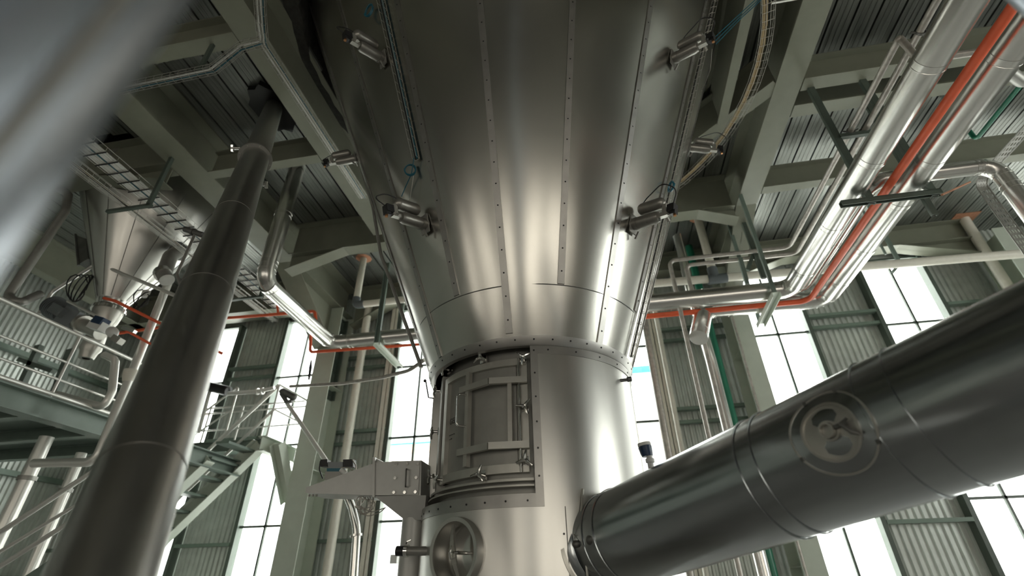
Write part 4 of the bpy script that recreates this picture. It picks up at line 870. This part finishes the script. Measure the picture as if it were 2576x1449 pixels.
pts = [V((q.x + .30 * math.cos(2 * PI * k / n) * (1 + .06 * math.sin(k * 2.7)), q.y + .40 * math.sin(2 * PI * k / n) * (1 + .1 * math.cos(k * 3.1)), ZD - .09)) for k in range(n)]; mb.prism(pts, (0, 0, .09)); simple('insulation_collar', 'ragged black collar round the long dark tube at the ceiling', 'insulation', mb, M_BLACK)

# ------------------------------------------------------------------ small cone vessel at the left
VX, VY, VA, VB = -7.206, 5.344, 3.416, .476
v2 = thing('small_dryer', 'smaller steel cone vessel hanging at the left behind the walkway rails', 'vessel', (VX, VY, 3.76))
def lat(prof, seg=64): 
    q = MB(); q.rev((VX, VY, 0), (0, 0, 1), prof, seg); return q
obj('cone', lat([(3.80, (3.80 - VA) * VB), (4.4, (4.4 - VA) * VB), (5.0, (5.0 - VA) * VB), (5.6, (5.6 - VA) * VB), (9.2, (5.6 - VA) * VB + .12)]), M_CYL, v2)
for k in range(12):
    a = math.radians(k * 30 + 8); q = MB(); pts = []
    for z in (3.86, 4.4, 5.0, 5.58): r = (z - VA) * VB + .003; pts.append(V((VX + r * math.cos(a), VY + r * math.sin(a), z)))
    q.tube(pts, .005, 5); obj('seam', q, M_DARKST, v2)
obj('outlet_ring', lat([(3.67, .16), (3.67, .225), (3.72, .225), (3.76, .184), (3.81, .196), (3.85, .205)]), M_CHROME, v2)
obj('outlet_bowl', lat([(3.41, .10), (3.42, .134), (3.51, .175), (3.67, .196)]), M_BAR, v2); obj('outlet_flange', lat([(3.36, .084), (3.36, .167), (3.40, .167), (3.40, .1)]), M_CHROME, v2)
obj('rotary_body', lat([(2.9, .05), (2.9, .09), (3.0, .11), (3.05, .135), (3.25, .125), (3.36, .1)], 20), M_BAR, v2)
q = P(205, 628, y=5.093); mb = MB(); mb.prism([P(192, 592, y=5.010), P(215, 600, y=5.010), P(222, 650, y=5.010), P(198, 665, y=5.010)], (0, .3, 0)); mb.tube([P(190, 590, y=5.010), P(198, 668, y=5.010)], .02, 6); obj('side_door', mb, M_DARKST, v2, 'dark side door of the small cone')
a = P(468, 640, y=5.177); b_ = P(418, 655, y=5.093); mb = MB(); mb.prism([P(440, 605, y=5.260), P(468, 622, y=5.260), P(448, 655, y=5.260), P(418, 632, y=5.260)], (0, .1, .05)); obj('outlet_box', mb, M_DARKST, v2)
# motor drive below it, on the walkway
y_ = 5.093; mt_ = thing('gear_motor', 'grey finned gear motor below the small cone', 'motor', P(180, 790, y=y_))
a = P(130, 768, y=y_); b_ = P(170, 798, y=y_); c_ = P(218, 822, y=y_); mb = MB(); mb.capsule(a, b_, .125, 22, 0, .5)
for k in range(9): p = a.lerp(b_, .12 + .09 * k); d_ = (b_ - a).normalized(); mb.rev(p, d_, [(0, .15), (0, .17), (.014, .17), (.014, .15)], 22)
mbd = obj('motor_body', mb, M_MOTOR, mt_)
mb = MB(); mb.bar(P(135, 775, y=y_ - .14), P(162, 790, y=y_ - .14), .12, .14); obj('terminal_box', mb, M_MOTOR, mbd)
mb = MB(); mb.bar(P(172, 798, y=y_), P(205, 815, y=y_), .27, .27); obj('gearbox', mb, M_MOTOR, mt_)
mb = MB(); mb.cyl(P(200, 813, y=y_), P(255, 838, y=y_), .10, 18); mb.cyl(P(205, 815, y=y_), P(212, 818, y=y_), .14, 18); obj('shaft_housing', mb, M_BAR, mt_)
mb = MB(); mb.cyl(P(112, 768, y=y_), P(119, 765, y=y_), .05, 12); simple('blue_knob', 'small bright blue knob beside the grey gear motor', 'knob', mb, M_KNOB)
cb = thing('control_box', 'white control boxes with dark fronts under the small cone', 'box', P(255, 815, y=4.926))
mb = MB(); mb.bar(P(236, 818, y=4.843), P(265, 826, y=4.843), .16, .12); obj('box_body', mb, M_LIGHTBOX, cb); mb = MB(); mb.bar(P(243, 806, y=4.801), P(265, 812, y=4.801), .12, .1); obj('dark_module', mb, M_BRIGHTB, cb); 
mb = MB(); mb.capsule(P(276, 828, y=4.843), P(289, 843, y=4.843), .07); obj('round_gauge', mb, M_LIGHTBOX, cb)
mb = MB(); mb.bar(P(288, 850, y=4.843), P(305, 860, y=4.843), .09, .08); obj('lower_valve', mb, M_BAR, cb); mb = MB(); mb.bar(P(310, 825, y=4.843), P(340, 835, y=4.843), .05, .04); obj('actuator', mb, M_CHROME, cb)
mb = MB(); 
for k in range(5): 
    pts = [P(190 + 24 * math.cos(q / 12 * 2 * PI + k) + 6 * k, 725 + 34 * math.sin(q / 12 * 2 * PI + k * .6), y=4.968 + .02 * k) for q in range(11)]; mb.tube(pts, .009, 5)
simple('cable_loops', 'loops of black cable hanging left of the small cone outlet', 'cable', mb, M_BLACK)
mb = MB()
for k in range(3): mb.tube([P(355 + 20 * math.cos(q / 9 * 2 * PI + k), 750 + 22 * math.sin(q / 9 * 2 * PI) + 6 * k, y=4.926) for q in range(8)], .008, 5)
simple('cable_loops', 'loops of black cable hanging right of the small cone outlet', 'cable', mb, M_BLACK)
mb = MB(); mb.box(P(352, 745, y=4.968), P(372, 728, y=4.968) + V((0, .06, 0))); simple('junction_box', 'small pale junction box on the right side of the small cone', 'box', mb, M_LIGHTBOX)
ho = thing('outlet_elbow', 'dull elbow pipe leaving the right side of the small cone', 'pipe', P(440, 640, y=5.093)); mb = MB(); mb.pipe([P(450, 632, y=5.260), P(428, 645, y=5.093), P(412, 690, y=4.968), P(420, 705, y=4.968)], .10, .15, 16); obj('elbow', mb, M_DULL, ho)
mb = MB(); mb.cyl(P(408, 684, y=4.968), P(412, 692, y=4.968), .12, 16); obj('flange', mb, M_CHROME, ho)
# bright tube from the small cone down past the platform
y_ = 5.135; mb = MB(); pt = [P(413, 688, y=y_), P(428, 700, y=y_), P(335, 930, y=y_), P(262, 1108, y=y_), P(240, 1163, y=y_), P(85, 1165, y=y_)]
bp = thing('bright_tube', 'bright steel tube with a funnel joint running down left of the long dark tube', 'tube', pt[3]); mb.pipe(pt, .053, .2, 16); obj('tube_run', mb, M_RAIL, bp)
d_ = (pt[3] - pt[2]).normalized(); mb = MB(); mb.rev(P(330, 938, y=y_), d_, [(-.03, .055), (-.03, .095), (.05, .085), (.13, .06), (.13, .053)], 20); obj('funnel_joint', mb, M_PVC, bp)
# other pipes on the left
mb = MB(); y_ = 4.342; mb.pipe([P(120, 455, y=y_), P(172, 490, y=y_), P(165, 530, y=y_), P(20, 745, y=y_), P(45, 765, y=y_), P(100, 740, y=y_ + .3)], .055, .1, 14); simple('bent_pipe', 'dark bent pipe slanting at the far left beside the blurred pipe', 'pipe', mb, M_DULL)
mb = MB(); mb.pipe([P(98, 790, y=5.010), P(130, 735, y=5.010), P(245, 662, y=5.010), P(480, 760, y=5.010)], .026, .12, 10); simple('guard_rail_pipe', 'thin bent tube arching over the gear motor in front of the small cone', 'tube', mb, M_RAIL)
mb = MB(); mb.tube([P(170, 758, y=4.926), P(268, 808, y=4.926)], .018, 8); simple('guard_rail_pipe', 'short straight bright rod above the gear motor', 'rod', mb, M_RAIL)
t_ = thing('sample_lance', 'dark T-headed valve on a thin bent rod left of the long dark tube', 'valve', P(490, 585, y=2.1)); mb = MB(); mb.cyl(P(466, 577, y=2.1), P(512, 592, y=2.1), .019, 14); mb.cyl(P(484, 583, y=2.1), P(489, 584.5, y=2.1), .025, 14); obj('valve_head', mb, M_DARKST, t_)
mb = MB(); mb.pipe([P(490, 590, y=2.1), P(445, 690, y=2.0), P(453, 714, y=1.95), P(500, 742, y=1.6)], .0085, .03, 10); obj('rod', mb, M_DULL, t_)
mb = MB(); mb.pipe([P(262, 893, y=5.260), P(290, 905, y=5.260), P(282, 985, y=5.260), P(262, 1025, y=5.260), P(140, 992, y=5.260)], .05, .14, 14); simple('bent_pipe', 'bright bent pipe behind the walkway rails under the small cone', 'pipe', mb, M_RAIL)

# ------------------------------------------------------------------ walkway platform at the left
XP = -6.6; zdk = 2.02
pl = thing('walkway_platform', 'dark green steel walkway platform at the left', 'platform', (XP - 1.8, 4.2, zdk))
mb = MB(); mb.box((-11.6, 1.5, zdk - .03), (XP - .1, 6.9, zdk)); obj('floor_plate', mb, M_PLAT, pl)
mb = MB(); mb.ibeam(V((XP, 1.5, zdk - .22)), V((XP, 8.3, zdk - .26)), .2, .26); obj('edge_beam', mb, M_PLAT, pl)
mb = MB(); mb.ibeam(V((-11.4, 1.5, zdk - .26)), V((-11.4, 6.95, zdk - .26)), .2, .22); obj('edge_beam', mb, M_PLAT, pl)
for y in (2.0, 2.9, 3.8, 4.7, 5.6, 6.5): mb = MB(); mb.ibeam(V((-11.3, y, zdk - .2)), V((XP - .1, y, zdk - .2)), .12, .17); obj('joist', mb, M_PLAT, pl)
gr_ = thing('guard_rail', 'bright tubular guard rail along the edge of the left walkway', 'railing', (XP, 4.7, zdk))
def rl(z, r): mb = MB(); mb.cyl((XP, 2.0, zdk + z), (XP, 6.35, zdk + z), r, 12); return mb
for z, r, nm in ((.88, .026, 'top_rail'), (.50, .016, 'mid_rail'), (.27, .016, 'mid_rail'), (.08, .03, 'lower_rail')): obj(nm, rl(z, r), M_RAIL, gr_)
for y in (2.3, 3.4, 4.7, 6.0): mb = MB(); mb.cyl((XP, y, zdk), (XP, y, zdk + .88), .018, 10); obj('rail_post', mb, M_RAIL, gr_)
g2 = thing('guard_rail', 'far guard rail of the left walkway behind the gear motor', 'railing', (-9.2, 4.7, zdk))
for z, r, nm in ((.9, .026, 'top_rail'), (.5, .018, 'mid_rail')): mb = MB(); mb.cyl((-9.2, 2.5, zdk + z), (-9.2, 6.9, zdk + z), r, 10); obj(nm, mb, M_RAIL, g2)
for y in (3.0, 4.3, 5.6, 6.8): mb = MB(); mb.cyl((-9.2, y, zdk), (-9.2, y, zdk + .9), .018, 10); obj('rail_post', mb, M_RAIL, g2)
for lab, px, py, px2, py2, y, r in (('pale vertical pipe with a collar under the left walkway', 130, 1075, 45, 1300, 5.26, .08), ('slimmer pale vertical pipe under the left walkway near the dark tube', 225, 1095, 150, 1280, 6.1, .067)):
    a = P(px, py, y=y); t_ = thing('support_pipe', lab, 'pipe', (a.x, y, FLOOR)); mb = MB(); mb.cyl((a.x, y, FLOOR), (a.x, y, zdk - .27), r, 18); obj('pipe_shaft', mb, M_RAIL, t_)
    mb = MB(); mb.rev((a.x, y, 1.21), (0, 0, 1), [(0, r), (0, r + .02), (.05, r + .02), (.05, r)], 18); obj('collar', mb, M_DULL, t_)
mb = MB(); mb.bar(P(100, 870, y=7.181), P(40, 1000, y=7.181), .12, .1, V((0, 1, 0))); mb.bar(P(50, 905, y=7.181), P(135, 935, y=7.181), .1, .08); mb.bar(P(180, 880, y=7.181), P(135, 1000, y=7.181), .14, .1, V((0, 1, 0))); simple('wall_brace', 'dark steel braces seen through the rails of the left walkway', 'brace', mb, M_FRAME)

# ------------------------------------------------------------------ stair and landing in front of the far wall
YS, YF = 8.25, 9.05
la = P(670, 1100, y=YS); zl0 = la.z
sg = thing('steel_stair', 'steel stair and landing with grey-green stringers by the left column', 'stair', (la.x, YS, zl0))
mb = MB(); mb.ibeam(V((la.x, YS - .12, zl0 - .27)), V((la.x, YF + .2, zl0 - .27)), .16, .27); obj('landing_beam', mb, M_COLUMN, sg)
mb = MB(); mb.box((la.x - 2.6, YS, zl0 - .05), (la.x, YF + .1, zl0 - .01)); obj('landing_plate', mb, M_PLAT, sg)
mb = MB(); mb.ibeam(V((la.x - 2.6, YS + .02, zl0 - .22)), V((la.x, YS + .02, zl0 - .22)), .1, .2); obj('landing_beam', mb, M_PLAT, sg)
bs = P(440, 1312, y=YS - .05); bdir = (bs - la)
for yy, nm, sx in ((YS - .02, 0, 0), (YS - .78, 1, -.35)):
    a = V((la.x + sx, yy, zl0 - .12 + sx * bdir.z / bdir.x)); c_ = a + V((bdir.x, 0, bdir.z)) * 2.1; mb = MB(); mb.ibeam(a - V((0, 0, .1)), c_ - V((0, 0, .1)), .20, .24, .016, .02); obj('stringer', mb, M_COLUMN, sg)
for k in range(1, 12):
    f = k / 5.6; x = la.x + bdir.x * f; z = zl0 + bdir.z * f; mb = MB(); mb.box((x - .14, YS - .76, z - .03), (x + .11, YS - .05, z + .01)); obj('tread', mb, M_PLAT, sg)
mb = MB(); mb.ibeam(P(686, 1118, y=YS + .1), P(714, 1265, y=YF - .1), .22, .2, .016, .014, V((1, 0, 0))); obj('brace', mb, M_COLUMN, sg)
rg_ = thing('stair_rail', 'bright tubular handrail of the stair and landing by the left column', 'railing', P(672, 1098, y=YS))
tops = P(703, 968, y=YS - .1); tE = tops + V((bdir.x, 0, bdir.z)) * 2.1; fr = V((tops.x + .02, YF + .1, tops.z))
mb = MB(); mb.cyl(tops, tE, .036, 12); obj('stair_handrail', mb, M_RAIL, rg_)
mm = P(690, 1030, y=YS - .1); mb = MB(); mb.cyl(mm, mm + V((bdir.x, 0, bdir.z)) * 2.1, .028, 10); obj('stair_mid_rail', mb, M_RAIL, rg_)
mb = MB(); mb.cyl(tops, fr, .024, 12); obj('landing_rail', mb, M_RAIL, rg_)
mb = MB(); mb.cyl(mm, V((fr.x, fr.y, mm.z)), .018, 10); obj('landing_mid_rail', mb, M_RAIL, rg_)
for p in (tops, fr): mb = MB(); mb.cyl((p.x, p.y, zl0), (p.x, p.y, p.z), .02, 10); obj('rail_post', mb, M_RAIL, rg_)
for z in (tops.z, mm.z, tops.z - .12): mb = MB(); mb.cyl((fr.x, fr.y, z), (fr.x - 2.6, fr.y, z), .018, 10); obj('landing_rail', mb, M_RAIL, rg_)
for dx in (.9, 1.5, 2.3): mb = MB(); mb.cyl((fr.x - dx, fr.y, zl0), (fr.x - dx, fr.y, tops.z), .018, 10); obj('rail_post', mb, M_RAIL, rg_)
mb = MB(); y_ = YS + .3; mb.pipe([P(565, 1098, y=y_), P(600, 972, y=y_), P(490, 1055, y=y_)], .022, .03, 10); mb.cyl(P(585, 1030, y=y_), P(480, 1100, y=y_), .016, 8); simple('stair_rail', 'second short handrail bend at the left of the landing', 'railing', mb, M_RAIL)
# lower flight rails at the bottom left
rg2 = thing('stair_rail', 'three parallel bright stair rails crossing the bottom left corner', 'railing', P(100, 1449, y=5.0)); y_ = 5.0
for a, b_, r in (((-40, 1366), (300, 1142), .03), ((-40, 1412), (300, 1205), .02), ((-40, 1450), (300, 1235), .026)): mb = MB(); mb.cyl(P(*a, y=y_), P(*b_, y=y_), r, 12); obj('rail', mb, M_RAIL, rg2)
sg2 = thing('steel_stair', 'dark stringer of the lower stair flight in the bottom left corner', 'stair', P(100, 1449, y=5.2)); mb = MB(); mb.bar(P(20, 1500, y=5.2), P(300, 1315, y=5.2), .06, .16); obj('stringer', mb, M_PLAT, sg2); mb = MB(); mb.bar(P(60, 1510, y=5.6), P(330, 1290, y=5.6), .2, .02); obj('tread', mb, M_COLUMN, sg2)
# actuators at the landing
t_ = thing('pipe_actuator', 'black cylindrical actuator on a slanting rod right of the long dark tube', 'actuator', P(545, 978, y=8.5)); mb = MB(); mb.cyl(P(514, 970, y=8.5), P(575, 984, y=8.5), .10, 18); mb.cyl(P(548, 978, y=8.5), P(552, 979, y=8.5), .10, 18); obj('cylinder', mb, M_BLACK, t_)
mb = MB(); mb.tube([P(527, 985, y=8.5), P(498, 1090, y=8.5)], .04, 8); obj('rod', mb, M_BAR, t_)
mb = MB(); mb.tube([P(575, 990, y=7.0), P(650, 985, y=7.0), P(690, 975, y=7.0)], .035, 10); mb.rev(P(646, 985, y=7.0), (1, 0, 0), [(0, .035), (0, .06), (.03, .06), (.03, .035)], 14); mb.rev(P(658, 984, y=7.0), (1, 0, 0), [(0, .035), (0, .06), (.03, .06), (.03, .035)], 14); simple('steel_line', 'bright steel line with ring fittings crossing above the landing', 'pipe', mb, M_RAIL)
mb = MB(); mb.capsule(P(705, 982, y=7.4), P(745, 1002, y=7.4), .06); mb.tube([P(708, 990, y=7.4), P(722, 1012, y=7.4), P(735, 1008, y=7.4)], .04, 8); simple('valve_actuator', 'dark valve actuator beside the top corner of the stair rail', 'actuator', mb, M_DARKST)
mb = MB(); mb.tube([P(722, 1015, y=7.6), P(770, 1085, y=7.4), P(822, 1162, y=7.0)], .036, 10); simple('steel_line', 'bright steel tube slanting down from the landing to the solenoid valve', 'pipe', mb, M_RAIL)
mb = MB(); mb.box(P(512, 1046, y=9.38), P(530, 1037, y=9.38) + V((0, .006, 0))); sgn = simple('red_sign', 'small red notice in front of the bright window behind the stair rails', 'sign', mb, M_SIGN)

# ------------------------------------------------------------------ pipes right in front of the camera, out of focus
def ray_n(px, py): return ray(px, py).normalized()
n1, n2 = ray_n(522, -30), ray_n(-5, 735); pl_n = n1.cross(n2).normalized()
if pl_n.dot(ray(0, 0)) < 0: pl_n = -pl_n
D = .44; fdir = (ray_n(1420, -1320)); fdir = (fdir - pl_n * fdir.dot(pl_n)).normalized()
edge = ray_n(245, 345) * D; rf = .125; ctr = edge + pl_n * rf
near = thing('foreground_pipe', 'large out-of-focus blue-grey steel pipe across the top left corner', 'pipe', ctr - fdir * 2.0)
mb = MB(); mb.cyl(ctr - fdir * 2.0, ctr + fdir * 5.3, rf, 64); obj('pipe_shell', mb, M_NEAR, near)
sideD = (-(ctr - pl_n * 0).normalized()); sq_ = (sideD - fdir * sideD.dot(fdir)).normalized(); sq_ = (sq_ * .75 - pl_n * .66).normalized()
mb = MB(); mb.tube([ctr - fdir * 2.0 + sq_ * rf, ctr + fdir * 5.2 + sq_ * rf], .005, 8); obj('seam_ridge', mb, M_DULL, near)
m1, m2 = ray_n(2520, -8), ray_n(2590, 58); pn2 = m1.cross(m2).normalized()
if pn2.dot(ray(2576, 0)) < 0: pn2 = -pn2
fd2 = (m2 - m1).normalized(); c2 = (m1 + m2).normalized() * 1.9 + pn2 * .15
mb = MB(); mb.cyl(c2 - fd2 * .75, c2 + fd2 * 1.3, .15, 40); simple('foreground_pipe', 'out-of-focus pale pipe just inside the top right corner', 'pipe', mb, M_NEAR)

# ------------------------------------------------------------------ outside: neighbouring shed seen through the glass
nb = thing('neighbouring_building', 'pale neighbouring building with blue roof edge outside the far windows', 'building', (0, 24, FLOOR))
mb = MB(); mb.box((-14, 24, FLOOR), (4.5, 30, P(1625, 925, y=24).z)); obj('wall', mb, M_WHITEW, nb)
z = P(1625, 925, y=23.5).z; mb = MB(); mb.box((-1.5, 23.4, z - .06), (4.8, 24, z + .08)); obj('roof_edge', mb, M_ROOFB, nb, 'blue roof edge')
z = P(1640, 1087, y=22.8).z; mb = MB(); mb.box((-1.5, 22.6, z - .06), (4.5, 24, z + .12)); obj('canopy', mb, M_TAN, nb, 'tan canopy edge')
z = P(1035, 1120, y=22.8).z; mb = MB(); mb.box((-13, 22.6, z - .14), (-6.5, 24, z)); obj('canopy', mb, M_TAN, nb); mb = MB(); mb.box((-13, 22.5, z + .002), (-6.5, 24, z + .06)); obj('roof_edge', mb, M_ROOFB, nb)
mb = MB(); mb.box((-40, 9.9, FLOOR - .3), (40, 60, FLOOR - .02)); tag(obj('ground_outside', mb, M_WHITEW), None, None, None, 'structure')
bpy.context.view_layer.update()
